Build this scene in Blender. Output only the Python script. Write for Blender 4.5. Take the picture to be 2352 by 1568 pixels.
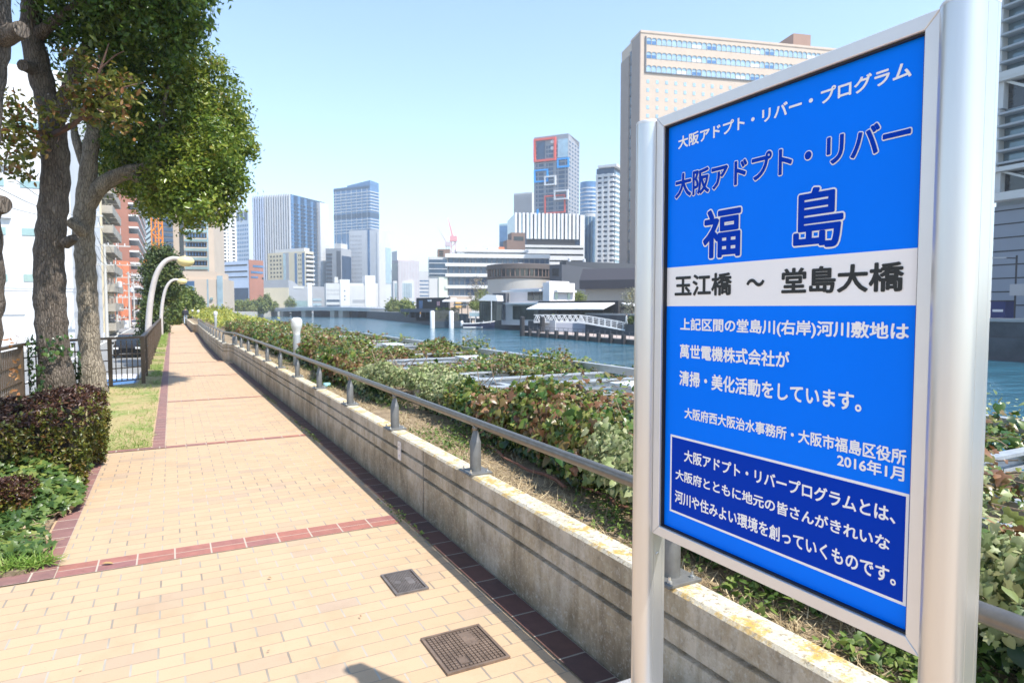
import bpy, bmesh, math, random
import numpy as np
from mathutils import Vector, Matrix
random.seed(7); rng = np.random.default_rng(11)
for o in list(bpy.data.objects): bpy.data.objects.remove(o)
SC = bpy.context.scene; COL = SC.collection
R = math.radians
# ------------------------------------------------------------------ camera
F_PX, CX, CY, EYE = 1486.5, 1176.0, 784.0, 1.63
YAW, PIT = R(27.75), R(2.975)
cam = bpy.data.cameras.new('camera'); camo = bpy.data.objects.new('camera', cam); COL.objects.link(camo)
cam.sensor_width = 36; cam.lens = F_PX/2352*36; cam.clip_start = .05; cam.clip_end = 6000
camo.location = (0, 0, EYE); camo.rotation_euler = (math.pi/2-PIT, 0, -YAW)
cam.dof.use_dof = True; cam.dof.focus_distance = 2.1; cam.dof.aperture_fstop = 9
SC.camera = camo
# ------------------------------------------------------------------ sky, sun, exposure
SUN = Vector((.286, -.575, 1)).normalized()
w = bpy.data.worlds.new('World'); SC.world = w; w.use_nodes = True
nt = w.node_tree; bg = nt.nodes['Background']
sky = nt.nodes.new('ShaderNodeTexSky'); sky.sky_type = 'NISHITA'; sky.sun_disc = False
sky.sun_elevation = math.asin(SUN.z); sky.sun_rotation = math.atan2(SUN.x, SUN.y)
sky.air_density = 1.2; sky.dust_density = .2; sky.ozone_density = 1.95; sky.altitude = 0
nt.links.new(sky.outputs[0], bg.inputs[0]); bg.inputs[1].default_value = .133
sl = bpy.data.lights.new('sun', 'SUN'); sl.energy = 3.7; sl.angle = R(.53); sl.color = (1, .955, .88)
so = bpy.data.objects.new('sun', sl); COL.objects.link(so); so.rotation_euler = SUN.to_track_quat('Z', 'Y').to_euler()
SC.view_settings.view_transform = 'Standard'; SC.view_settings.look = 'None'
SC.view_settings.exposure = 1.2; SC.view_settings.gamma = 1
# ------------------------------------------------------------------ picture-to-place helpers
FH = np.array([math.sin(YAW), math.cos(YAW), 0]); RT = np.array([math.cos(YAW), -math.sin(YAW), 0]); UP = np.array([0, 0, 1.])
FW = math.cos(PIT)*FH - math.sin(PIT)*UP; UC = math.sin(PIT)*FH + math.cos(PIT)*UP
FHZ = F_PX/math.cos(PIT)
def ray(u, v): return RT*(u-CX) + UC*(CY-v) + FW*F_PX
def at_depth(u, v, z):
    d = ray(u, v); return np.array([0, 0, EYE]) + d*(z/(d@FH))
def at_h(u, v, h):
    d = ray(u, v); return np.array([0, 0, EYE]) + d*((h-EYE)/d[2])
def at_x(u, v, x):
    d = ray(u, v); return np.array([0, 0, EYE]) + d*(x/d[0])
def hz(v, z): return at_depth(CX, v, z)[2]
def kz(u): return (u-CX)/FHZ
# ------------------------------------------------------------------ materials
def srgb(r, g, b):
    f = lambda c: (c/255/12.92 if c <= 10.3 else ((c/255+.055)/1.055)**2.4)
    return (f(r), f(g), f(b))
MATS = {}
def mat(name, col=(.5, .5, .5), rough=.6, metal=0., var=0., scale=4., bump=0., bscale=60., spec=.5, stretch=(1, 1, 1), emit=None):
    if name in MATS: return MATS[name]
    m = bpy.data.materials.new(name); MATS[name] = m; m.use_nodes = True
    n = m.node_tree.nodes; l = m.node_tree.links; p = n['Principled BSDF']
    p.inputs['Base Color'].default_value = (*col, 1); p.inputs['Roughness'].default_value = rough
    p.inputs['Metallic'].default_value = metal; p.inputs['Specular IOR Level'].default_value = spec
    if emit: p.inputs['Emission Color'].default_value = (*col, 1); p.inputs['Emission Strength'].default_value = emit
    if var or bump:
        tc = n.new('ShaderNodeTexCoord'); mp = n.new('ShaderNodeMapping'); mp.inputs['Scale'].default_value = stretch
        l.new(tc.outputs['Object'], mp.inputs[0])
    if var:
        t = n.new('ShaderNodeTexNoise'); t.inputs['Scale'].default_value = scale; t.inputs['Detail'].default_value = 6; t.inputs['Roughness'].default_value = .65
        l.new(mp.outputs[0], t.inputs[0])
        cr = n.new('ShaderNodeValToRGB'); e = cr.color_ramp.elements
        e[0].position = .3; e[1].position = .7
        e[0].color = (*[c*(1-var) for c in col], 1); e[1].color = (*[min(1, c*(1+var)) for c in col], 1)
        l.new(t.outputs[0], cr.inputs[0]); l.new(cr.outputs[0], p.inputs['Base Color'])
    if bump:
        t2 = n.new('ShaderNodeTexNoise'); t2.inputs['Scale'].default_value = bscale; t2.inputs['Detail'].default_value = 5
        l.new(mp.outputs[0], t2.inputs[0])
        b = n.new('ShaderNodeBump'); b.inputs['Strength'].default_value = bump; b.inputs['Distance'].default_value = .02
        l.new(t2.outputs[0], b.inputs['Height']); l.new(b.outputs[0], p.inputs['Normal'])
    return m
class NG:
    """tiny node-graph helper"""
    def __init__(s, name):
        s.m = bpy.data.materials.new(name); MATS[name] = s.m; s.m.use_nodes = True
        s.n = s.m.node_tree.nodes; s.l = s.m.node_tree.links; s.p = s.n['Principled BSDF']
    def set(s, inp, v):
        if hasattr(v, 'is_output') or isinstance(v, bpy.types.NodeSocket): s.l.new(v, inp)
        else: inp.default_value = v
    def math(s, op, a, b=0., c=0.):
        x = s.n.new('ShaderNodeMath'); x.operation = op
        for i, v in enumerate((a, b, c)): s.set(x.inputs[i], v)
        return x.outputs[0]
    def noise(s, vec, scale, detail=5, rough=.6, out=0):
        x = s.n.new('ShaderNodeTexNoise'); x.inputs['Scale'].default_value = scale; x.inputs['Detail'].default_value = detail; x.inputs['Roughness'].default_value = rough
        s.l.new(vec, x.inputs[0]); return x.outputs[out]
    def map(s, vec, sc):
        x = s.n.new('ShaderNodeMapping'); x.inputs['Scale'].default_value = sc; s.l.new(vec, x.inputs[0]); return x.outputs[0]
    def ramp(s, fac, stops, interp='LINEAR'):
        x = s.n.new('ShaderNodeValToRGB'); cr = x.color_ramp; cr.interpolation = interp
        while len(cr.elements) < len(stops): cr.elements.new(.5)
        for e, (p, c) in zip(cr.elements, stops): e.position = p; e.color = (*c, 1) if len(c) == 3 else c
        s.l.new(fac, x.inputs[0]); return x.outputs[0]
    def mix(s, fac, a, b, mode='MIX'):
        x = s.n.new('ShaderNodeMix'); x.data_type = 'RGBA'; x.blend_type = mode
        s.set(x.inputs[0], fac)
        for i, v in ((6, a), (7, b)):
            if isinstance(v, tuple): x.inputs[i].default_value = (*v, 1) if len(v) == 3 else v
            else: s.l.new(v, x.inputs[i])
        return x.outputs[2]
    def obj(s): return s.n.new('ShaderNodeTexCoord').outputs['Object']
    def uv(s): return s.n.new('ShaderNodeTexCoord').outputs['UV']
    def xyz(s, vec):
        x = s.n.new('ShaderNodeSeparateXYZ'); s.l.new(vec, x.inputs[0]); return x.outputs
    def vec(s, x, y, z=0.):
        c = s.n.new('ShaderNodeCombineXYZ')
        for i, v in enumerate((x, y, z)): s.set(c.inputs[i], v)
        return c.outputs[0]
    def bump(s, h, strength=.5, dist=.01):
        b = s.n.new('ShaderNodeBump'); b.inputs['Strength'].default_value = strength; b.inputs['Distance'].default_value = dist
        s.l.new(h, b.inputs['Height']); s.l.new(b.outputs[0], s.p.inputs['Normal'])
    def base(s, c): s.set(s.p.inputs['Base Color'], c if not isinstance(c, tuple) else (*c, 1))
def glass(name, col, rough=.08, metal=.35, var=0, scale=.3):
    return mat(name, col, rough, metal, var=var, scale=scale, spec=.8)
def leaf_mat(name, stops, trans=.25, rough=.45, big=None):
    """leaf colours vary from leaf to leaf (random per leaf) and from clump to clump"""
    g = NG(name); geo = g.n.new('ShaderNodeNewGeometry')
    fac = geo.outputs['Random Per Island']
    if big:
        nz = g.noise(g.obj(), big, 3)
        fac = g.math('ADD', g.math('MULTIPLY', fac, .62), g.math('SUBTRACT', g.math('MULTIPLY', nz, 1.5), .55)); 
    c = g.ramp(fac, stops); g.base(c)
    g.p.inputs['Roughness'].default_value = rough; g.p.inputs['Specular IOR Level'].default_value = .45
    t = g.n.new('ShaderNodeBsdfTranslucent'); g.l.new(c, t.inputs[0])
    ms = g.n.new('ShaderNodeMixShader'); ms.inputs[0].default_value = trans
    g.l.new(g.p.outputs[0], ms.inputs[1]); g.l.new(t.outputs[0], ms.inputs[2])
    g.l.new(ms.outputs[0], g.n['Material Output'].inputs[0]); return g.m
# ------------------------------------------------------------------ mesh helpers
class MB:
    def __init__(s): s.v = []; s.f = []; s.m = []; s.cur = 0
    def add(s, vs, fs):
        b = len(s.v); s.v += [tuple(map(float, x)) for x in vs]; s.f += [tuple(i+b for i in q) for q in fs]; s.m += [s.cur]*len(fs); return s
    def box(s, x0, x1, y0, y1, z0, z1, M=None):
        vs = [(x, y, z) for z in (z0, z1) for y in (y0, y1) for x in (x0, x1)]
        if M is not None: vs = [M @ Vector(p) for p in vs]
        return s.add(vs, [(0, 2, 3, 1), (4, 5, 7, 6), (0, 1, 5, 4), (2, 6, 7, 3), (0, 4, 6, 2), (1, 3, 7, 5)])
    def prism(s, poly, z0, z1):
        n = len(poly); vs = [(x, y, z0) for x, y in poly]+[(x, y, z1) for x, y in poly]
        return s.add(vs, [tuple(range(n-1, -1, -1)), tuple(range(n, 2*n))]+[(i, (i+1) % n, n+(i+1) % n, n+i) for i in range(n)])
    def loft(s, rings, cap=True):
        n = len(rings[0]); vs = [p for r in rings for p in r]; fs = []
        for k in range(len(rings)-1):
            for i in range(n): fs.append((k*n+i, k*n+(i+1) % n, (k+1)*n+(i+1) % n, (k+1)*n+i))
        if cap: fs += [tuple(range(n-1, -1, -1)), tuple(range((len(rings)-1)*n, len(rings)*n))]
        return s.add(vs, fs)
    def tube(s, pts, r, n=8, cap=True, jitter=0.):
        pts = [Vector(p) for p in pts]; rr = r if hasattr(r, '__len__') else [r]*len(pts); rings = []; pu = None
        for i, p in enumerate(pts):
            t = (pts[min(i+1, len(pts)-1)]-pts[max(i-1, 0)]).normalized()
            if pu is None: pu = t.orthogonal().normalized()
            u = (pu-t*pu.dot(t)).normalized(); pu = u; q = t.cross(u)
            ring = []
            for k in range(n):
                a = 2*math.pi*k/n; rad = rr[i]*(1+(random.uniform(-jitter, jitter) if jitter else 0))
                ring.append(p+u*(rad*math.cos(a))+q*(rad*math.sin(a)))
            rings.append(ring)
        return s.loft(rings, cap)
    def lathe(s, prof, n=16, c=(0, 0, 0)):
        rings = [[(c[0]+r*math.cos(2*math.pi*k/n), c[1]+r*math.sin(2*math.pi*k/n), c[2]+z) for k in range(n)] for r, z in prof]
        return s.loft(rings)
    def build(s, name, mats, parent=None, smooth=None, loc=None, bevel=0, sub=0):
        me = bpy.data.meshes.new(name); me.from_pydata(s.v, [], s.f)
        for m in (mats if isinstance(mats, (list, tuple)) else [mats]): me.materials.append(m)
        if any(s.m): me.polygons.foreach_set('material_index', s.m)
        bm = bmesh.new(); bm.from_mesh(me); bmesh.ops.recalc_face_normals(bm, faces=bm.faces); bm.to_mesh(me); bm.free()
        if smooth is not None:
            me.polygons.foreach_set('use_smooth', [True]*len(me.polygons)); me.set_sharp_from_angle(angle=smooth)
        o = bpy.data.objects.new(name, me); COL.objects.link(o)
        if parent is not None: o.parent = parent
        if loc is not None: o.location = loc
        if bevel:
            b = o.modifiers.new('bevel', 'BEVEL'); b.width = bevel; b.segments = 2; b.limit_method = 'ANGLE'; b.angle_limit = R(40)
        return o
def box(name, m, x0, x1, y0, y1, z0, z1, parent=None, bevel=0):
    return MB().box(x0, x1, y0, y1, z0, z1).build(name, m, parent, bevel=bevel)
def tag(o, label=None, cat=None, group=None, kind=None):
    if label: o['label'] = label
    if cat: o['category'] = cat
    if group: o['group'] = group
    if kind: o['kind'] = kind
    return o
def thing(name, label, cat, loc=(0, 0, 0), rz=0., group=None):
    o = bpy.data.objects.new(name, None); COL.objects.link(o); o.location = [float(c) for c in loc]; o.rotation_euler = (0, 0, rz); o.empty_display_size = .2
    return tag(o, label, cat, group)
def copy_tree(o, parent=None):
    c = o.copy(); COL.objects.link(c); c.parent = parent
    for ch in list(o.children): copy_tree(ch, c)
    return c
def sheet(name, m, poly, z, kind='structure'):
    o = MB().add([(x, y, z) for x, y in poly], [tuple(range(len(poly)))]).build(name, m); o['kind'] = kind
    me = o.data
    if me.polygons[0].normal.z < 0: me.flip_normals()
    return o
# ---- many leaves in one mesh
LEAF = (np.array([(0, 0, 0), (.45, .24, .07), (1, 0, -.05), (.45, -.24, .07)]), [(0, 1, 2), (0, 2, 3)])
_iv = [(0, 0), (-.14, .27), (.1, .5), (.33, .27), (.62, .36), (.68, .16), (1, 0)]
_iv = _iv + [(x, -y) for x, y in _iv[-2:0:-1]]
IVY = (np.array([(.33, 0, .06)]+[(x, y, -.10*abs(y)-.04*x) for x, y in _iv]), [(0, i+1, (i+1) % len(_iv)+1) for i in range(len(_iv))])
OVAL = (np.array([(0, 0, 0), (.25, .2, .05), (.65, .2, .05), (1, 0, -.06), (.65, -.2, .05), (.25, -.2, .05)]), [(0, 1, 2, 3), (0, 3, 4, 5)])
BLADE = (np.array([(0, -.04, 0), (0, .04, 0), (.6, .025, .08), (.6, -.025, .08), (1, 0, .25)]), [(0, 1, 2, 3), (3, 2, 4)])
_i2 = [(0, 0), (-.16, .3), (.12, .46), (.42, .40), (.70, .22), (1, 0)]
_i2 = _i2 + [(x, -y) for x, y in _i2[-2:0:-1]]
HEART = (np.array([(.33, 0, .06)]+[(x, y, -.14*abs(y)-.08*x*x) for x, y in _i2]), [(0, i+1, (i+1) % len(_i2)+1) for i in range(len(_i2))])
def norm(a): return a/np.maximum(np.linalg.norm(a, axis=1, keepdims=True), 1e-9)
def leaves(name, P, size, m, parent=None, tmpl=LEAF, nrm=None, spread=.7, along=None):
    P = np.asarray(P, float); N = len(P); size = np.broadcast_to(np.asarray(size, float), (N,))
    nn = rng.normal(size=(N, 3)) if nrm is None else norm(np.broadcast_to(nrm, (N, 3)))+spread*rng.normal(size=(N, 3))
    nn = norm(nn); t = rng.normal(size=(N, 3)) if along is None else np.broadcast_to(along, (N, 3))+.5*rng.normal(size=(N, 3))
    t = norm(t-(t*nn).sum(1, keepdims=True)*nn); b = np.cross(nn, t)
    T, Fs = tmpl; k = len(T)
    V = P[:, None, :]+size[:, None, None]*(T[None, :, 0:1]*t[:, None]+T[None, :, 1:2]*b[:, None]+T[None, :, 2:3]*nn[:, None])
    me = bpy.data.meshes.new(name); me.vertices.add(N*k); me.vertices.foreach_set('co', V.reshape(-1).astype(np.float32))
    ls = [len(f) for f in Fs]; fl = np.concatenate([np.array(f) for f in Fs]); L = len(fl); nf = len(Fs)
    me.loops.add(N*L); me.loops.foreach_set('vertex_index', (fl[None]+k*np.arange(N)[:, None]).reshape(-1).astype(np.int32))
    me.polygons.add(N*nf); st = np.concatenate([[0], np.cumsum(ls)[:-1]])
    me.polygons.foreach_set('loop_start', (st[None]+L*np.arange(N)[:, None]).reshape(-1).astype(np.int32))
    me.update(calc_edges=True); me.validate(); me.materials.append(m)
    o = bpy.data.objects.new(name, me); COL.objects.link(o)
    if parent is not None: o.parent = parent
    return o
def lump(x, y, s=1., seed=0):
    r = np.random.default_rng(seed); t = 0
    for i in range(6):
        a, b, c = r.normal(size=3)*s; t = t+np.sin(a*x*2+b*y*2+c*9)
    return t/6
def clumps(ells, n_cl, per, sig, seed=0, inner=.55):
    """leaf points and outward normals gathered in clumps through a set of ellipsoids"""
    r = np.random.default_rng(seed); wts = np.array([e[1][0]*e[1][1]*e[1][2] for e in ells])**(2/3); wts /= wts.sum()
    idx = r.choice(len(ells), n_cl, p=wts); d = norm(r.normal(size=(n_cl, 3)))
    rad = (inner+(1.03-inner)*r.random(n_cl)**.5)[:, None]
    C = np.array([ells[i][0] for i in idx]); S = np.array([ells[i][1] for i in idx])
    cc = C+d*S*rad
    k = np.maximum(3, (per*(.5+r.random(n_cl))).astype(int)); P = np.repeat(cc, k, 0); D = np.repeat(d, k, 0)
    off = r.normal(size=P.shape)*sig; P = P+off
    return P, norm(D*.8+norm(off)*.7+np.array([0, 0, .45]))
# ================================================================== SETTING
WATER, STREET, QUAY = -3.0, -2.1, -1.0
sheet('ground', mat('far_earth', (.16, .16, .13), .9, var=.3, scale=.05), [(-4000, -600), (4000, -600), (4000, 5500), (-4000, 5500)], -4.3)
# --- river
def water_mat():
    g = NG('river_water'); o = g.obj()
    g.base((.03, .125, .185)); g.p.inputs['Roughness'].default_value = .07; g.p.inputs['IOR'].default_value = 1.5
    a = g.noise(g.map(o, (.55, .9, 1)), 1.1, 5, .6); b = g.noise(g.map(o, (.12, .3, 1)), .9, 3, .5)
    h = g.math('ADD', g.math('MULTIPLY', a, .55), g.math('MULTIPLY', b, 1.1)); g.bump(h, .8, .45); return g.m
sheet('river', water_mat(), [(4.9, -80), (92, -80), (92, 250), (400, 1500), (-300, 1500), (4.9, 330)], WATER)
# --- land blocks
def block(name, m, poly, z0, z1):
    o = MB().prism(poly, z0, z1).build(name, m); o['kind'] = 'structure'; return o
conc = mat('levee_concrete', (.33, .31, .27), .85, var=.25, scale=2, bump=.3)
pale = mat('embankment_concrete', (.46, .43, .37), .85, var=.2, scale=.4)
asph = mat('street_asphalt', (.22, .22, .215), .9, var=.12, scale=3, bump=.2, bscale=200)
block('levee_ground', conc, [(-2.75, -30), (5.25, -30), (5.25, 320), (-.74, 320), (-.74, 16.0), (-2.1, 15.2), (-2.75, 14.2)], -4.25, -.03)
block('street_road', asph, [(-60, -30), (-2.76, -30), (-2.76, 14.2), (-2.11, 15.25), (-.75, 16.05), (-.75, 320), (-60, 320)], -4.24, STREET)
block('left_bank', pale, [(-700, 321), (5.3, 321), (26, 314), (47, 364), (150, 760), (300, 1480), (-700, 1480)], -4.23, -.2)
dark_stone = mat('dark_quay_stone', (.055, .06, .07), .7, var=.35, scale=.5, bump=.2, bscale=8)
block('right_bank_quay', dark_stone, [(66, -80), (64, 60), (64, 105), (66.5, 140), (67, 186), (73, 240), (80.5, 294), (110, 420), (260, 900), (420, 1480), (1500, 1480), (1500, -80)], -4.22, QUAY)
sheet('promenade', mat('promenade_paving', (.36, .34, .31), .85, var=.15, scale=.6), [(65.2, -80), (64.8, 105), (67.4, 140), (68, 186), (74, 240), (81.5, 294), (111, 420), (1480, 420), (1480, -80)], QUAY+.004)
# --- yellow brick path
def brick_mat():
    g = NG('yellow_brick_path'); x, y, z = g.xyz(g.obj())
    L, Hh = .217, .1085
    v = g.math('DIVIDE', g.math('ADD', y, 50.019), Hh); row = g.math('FLOOR', v); fv = g.math('FRACT', v)
    u = g.math('ADD', g.math('DIVIDE', g.math('ADD', x, 40.02), L), g.math('MULTIPLY', g.math('MODULO', row, 2.), .5)); colm = g.math('FLOOR', u); fu = g.math('FRACT', u)
    wn = g.n.new('ShaderNodeTexWhiteNoise'); wn.noise_dimensions = '2D'; g.l.new(g.vec(colm, row), wn.inputs[0]); rnd = wn.outputs[0]
    wob = g.math('MULTIPLY', g.math('SUBTRACT', g.noise(g.obj(), 40, 2), .5), .014)
    du = g.math('ADD', g.math('MINIMUM', fu, g.math('SUBTRACT', 1., fu)), wob); dv = g.math('ADD', g.math('MINIMUM', fv, g.math('SUBTRACT', 1., fv)), g.math('MULTIPLY', wob, 2.))
    big = g.noise(g.obj(), .9, 4, .6)
    hw = g.math('ADD', .014, g.math('MULTIPLY', big, .016))
    mh = g.math('LESS_THAN', du, hw); mv = g.math('LESS_THAN', dv, .027)
    m = g.math('MAXIMUM', mh, mv)
    body = g.ramp(rnd, [(0, (.395, .29, .20)), (.1, (.44, .312, .195)), (.4, (.465, .325, .202)), (.75, (.48, .336, .211)), (.96, (.455, .31, .188)), (1, (.40, .30, .215))])
    st = g.ramp(g.noise(g.obj(), 2.2, 7, .7), [(.3, (.9, .885, .87)), (.5, (1, 1, 1)), (.75, (1.02, .99, .96))])
    body = g.mix(1., body, st, 'MULTIPLY')
    sp = g.ramp(g.noise(g.obj(), 140, 3, .7), [(.27, (.72, .69, .66)), (.4, (1, 1, 1))]); body = g.mix(.6, body, sp, 'MULTIPLY')
    jc = g.mix(g.ramp(big, [(.42, (0, 0, 0)), (.6, (1, 1, 1))]), (.37, .335, .28), (.22, .185, .145))
    jv = (.29, .225, .155)
    jj = g.mix(mh, jv, jc)
    g.base(g.mix(m, body, jj)); g.p.inputs['Roughness'].default_value = .82
    hgt = g.math('SUBTRACT', g.math('ADD', g.math('MULTIPLY', rnd, .25), g.math('MULTIPLY', g.noise(g.obj(), 90, 3), .25)), g.math('MULTIPLY', m, 1.))
    g.bump(hgt, .6, .006); return g.m
sheet('path', brick_mat(), [(-12, -8), (1.9, -8), (1.9, 20.4), (1.6, 24), (1.62, 120), (-.3, 120), (-.3, 8.5), (-12, 8.5)], 0.)
# wall front line (x, y)
WALL = [(1.72, -6), (1.70, 2.0), (1.70, 8.2), (1.60, 20.6), (1.575, 21.3), (1.37, 21.7), (1.36, 30), (1.50, 47.5), (1.27, 48.2), (1.30, 100)]
def wall_x(y):
    for (x0, y0), (x1, y1) in zip(WALL, WALL[1:]):
        if y <= y1: return x0+(x1-x0)*(y-y0)/(y1-y0)
    return WALL[-1][0]
def strips(name, m, items, z):
    """flat strips with brick coordinates along and across: (x0,y0,x1,y1,width to the left, end-to-end)"""
    me = bpy.data.meshes.new(name); V = []; Fq = []; U = []
    for (a, b, wd) in items:
        a = Vector((*a, z)); b = Vector((*b, z)); t = (b-a); L = t.length; t /= L; q = Vector((-t.y, t.x, 0))*wd; k = len(V)
        V += [a, b, b+q, a+q]; Fq.append((k, k+1, k+2, k+3)); U += [(0, 0), (L, 0), (L, wd), (0, wd)]
    me.from_pydata(V, [], Fq); uv = me.uv_layers.new(); uv.data.foreach_set('uv', [c for p in U for c in p]); me.materials.append(m)
    bm = bmesh.new(); bm.from_mesh(me)
    for f in bm.faces:
        f.normal_update()
        if f.normal.z < 0: f.normal_flip()
    bm.to_mesh(me); bm.free()
    o = bpy.data.objects.new(name, me); COL.objects.link(o); o['kind'] = 'structure'; return o
def red_mat(name, L, H, cols, mort):
    g = NG(name); x, y, z = g.xyz(g.uv()); u = g.math('DIVIDE', x, L); v = g.math('DIVIDE', y, H); fu = g.math('FRACT', u); fv = g.math('FRACT', v)
    wn = g.n.new('ShaderNodeTexWhiteNoise'); wn.noise_dimensions = '2D'; g.l.new(g.vec(g.math('FLOOR', u), g.math('FLOOR', v)), wn.inputs[0])
    du = g.math('MINIMUM', fu, g.math('SUBTRACT', 1., fu)); dv = g.math('MINIMUM', fv, g.math('SUBTRACT', 1., fv))
    m = g.math('MAXIMUM', g.math('LESS_THAN', du, .005/L), g.math('LESS_THAN', dv, .0035/H))
    c = g.ramp(wn.outputs[0], [(0, cols[0]), (.5, cols[1]), (1, cols[2])]); c = g.mix(1., c, g.ramp(g.noise(g.obj(), 12, 6, .7), [(.3, (.75, .75, .75)), (.7, (1.1, 1.08, 1.05))]), 'MULTIPLY')
    g.base(g.mix(m, c, mort)); g.p.inputs['Roughness'].default_value = .75; g.bump(g.math('SUBTRACT', 0., m), .5, .005); return g.m
red = red_mat('red_brick_row', .217, .1085, [(.31, .13, .10), (.35, .14, .105), (.27, .125, .115)], (.42, .35, .28))
edge = red_mat('red_border_tile', .217, .2, [(.24, .125, .11), (.22, .115, .105), (.27, .135, .115)], (.45, .38, .3))
gut = red_mat('shaded_gutter_tile', .235, .3, [(.10, .05, .04), (.12, .055, .045), (.09, .05, .045)], (.25, .22, .18))  # red tile darkened to hold the wall's shadow in its colour
ROWS = [4.665, 8.36, 12.5, 17.0, 21.3, 25.8, 30.2, 34.8, 39.3, 44]
it = []
for k, y in enumerate(ROWS):
    it.append(((-.667 if k < 2 else -.12, y), (wall_x(y)-.215, y), .217))
strips('brick_rows', red, [((-.667, ROWS[0]), (wall_x(4)-.2, ROWS[0]), .217), ((-.10, ROWS[1]+.1085), (wall_x(8)-.2, ROWS[1]+.1085), .1085)]+[((-.1, y+.1), (wall_x(y)-.2, y+.1), .1085) for y in ROWS[2:]], .004)
strips('path_border', edge, [((-.667, 4.816), (-.667, 8.467), .14), ((-.807, 8.468), (-.1, 8.468), .109), ((-.10, 8.578), (-.085, 20), .13), ((-.085, 20), (-.05, 90), .13), ((-6, 4.665), (-.667, 4.665), .15)], .008)
gs = []
for (x0, y0), (x1, y1) in zip(WALL, WALL[1:]):
    if y1-y0 > 1: gs.append(((x0-.008, y0), (x1-.008, y1), .147))
strips('gutter_strip', gut, gs, .012)
# --- concrete planter wall
def wall_mat():
    g = NG('weathered_concrete'); o = g.obj(); x, y, z = g.xyz(o)
    geo = g.n.new('ShaderNodeNewGeometry'); nz = g.xyz(geo.outputs['Normal'])[2]
    c = g.ramp(g.noise(o, 3.5, 8, .7), [(.25, (.30, .25, .19)), (.5, (.50, .43, .34)), (.75, (.62, .55, .45))])
    stk = g.ramp(g.noise(g.map(o, (9, 9, .55)), 1.6, 5, .65), [(.32, (.42, .38, .30)), (.52, (1, 1, 1)), (.72, (1.12, 1.08, 1.0))])
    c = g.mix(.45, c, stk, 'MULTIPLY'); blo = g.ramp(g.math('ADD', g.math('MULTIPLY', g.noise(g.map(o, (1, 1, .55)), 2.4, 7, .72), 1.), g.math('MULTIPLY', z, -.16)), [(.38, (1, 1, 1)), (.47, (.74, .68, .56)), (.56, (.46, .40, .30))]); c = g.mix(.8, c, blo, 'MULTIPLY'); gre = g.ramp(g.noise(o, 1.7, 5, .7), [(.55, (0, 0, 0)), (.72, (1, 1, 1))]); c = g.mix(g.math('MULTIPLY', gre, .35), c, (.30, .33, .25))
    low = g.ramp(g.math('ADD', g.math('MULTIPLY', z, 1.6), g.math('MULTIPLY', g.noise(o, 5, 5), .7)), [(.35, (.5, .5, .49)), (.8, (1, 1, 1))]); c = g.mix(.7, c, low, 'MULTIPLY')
    wv = g.ramp(g.noise(o, 48, 6, .8), [(.52, (0, 0, 0)), (.62, (1, 1, 1))]); c = g.mix(g.math('MULTIPLY', wv, .4), c, (.58, .55, .49)); dk_ = g.ramp(g.noise(o, 30, 6, .8), [(.36, (1, 1, 1)), (.46, (0, 0, 0))]); c = g.mix(g.math('MULTIPLY', dk_, .4), c, (.12, .10, .075))
    jt = g.math('LESS_THAN', g.math('FRACT', g.math('DIVIDE', g.math('ADD', y, 97.3), 5.1)), .0022); c = g.mix(jt, c, (.06, .055, .05))
    n1 = g.noise(o, 7, 6, .72); n2 = g.noise(o, 19, 6, .75)
    top = g.ramp(n1, [(.36, (.42, .38, .30)), (.49, (.55, .50, .39)), (.55, (.50, .34, .11)), (.68, (.48, .27, .05))])
    top = g.mix(g.ramp(n2, [(.48, (0, 0, 0)), (.6, (1, 1, 1))]), top, (.58, .54, .45)); top = g.mix(g.ramp(g.noise(o, 55, 4, .7), [(.36, (1, 1, 1)), (.46, (0, 0, 0))]), top, (.25, .21, .15))
    isT = g.math('MULTIPLY', g.ramp(nz, [(.35, (0, 0, 0)), (.75, (1, 1, 1))]), g.math('GREATER_THAN', z, .5))
    g.base(g.mix(isT, c, top)); g.p.inputs['Roughness'].default_value = .9
    g.bump(g.math('ADD', g.noise(o, 60, 6, .7), g.math('MULTIPLY', g.noise(o, 9, 4), .8)), .55, .012); return g.m
WT, WH = .135, .54
def wall_profile():
    p = [(0, -.05), (0, .297), (.028, .301), (.028, .318), (0, .324), (0, .407), (.028, .411), (.028, .428), (0, .434), (0, WH-.014), (.012, WH), (WT-.01, WH), (WT, WH-.01), (WT, -.05)]
    return p
def sweep(path, prof):
    pts = [Vector((x, y, 0)) for x, y in path]; rings = []
    for i, p in enumerate(pts):
        t0 = (pts[i]-pts[max(i-1, 0)]); t1 = (pts[min(i+1, len(pts)-1)]-pts[i])
        t0 = t0.normalized() if t0.length else t1.normalized(); t1 = t1.normalized() if t1.length else t0
        n0 = Vector((t0.y, -t0.x, 0)); n1 = Vector((t1.y, -t1.x, 0)); nn = (n0+n1).normalized(); s = 1/max(.35, nn.dot(n1))
        rings.append([(p.x+nn.x*d*s, p.y+nn.y*d*s, z) for d, z in prof])
    return rings
wp = []
for (x0, y0), (x1, y1) in zip(WALL, WALL[1:]):
    n = max(1, int((y1-y0)/1.2)) if y1 < 30 else 2
    wp += [(x0+(x1-x0)*k/n, y0+(y1-y0)*k/n) for k in range(n)]
wp.append(WALL[-1])
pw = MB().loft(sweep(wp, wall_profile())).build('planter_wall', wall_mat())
tag(pw, 'low weathered concrete planter wall with two grooves and orange lichen along its top', 'wall')
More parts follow.
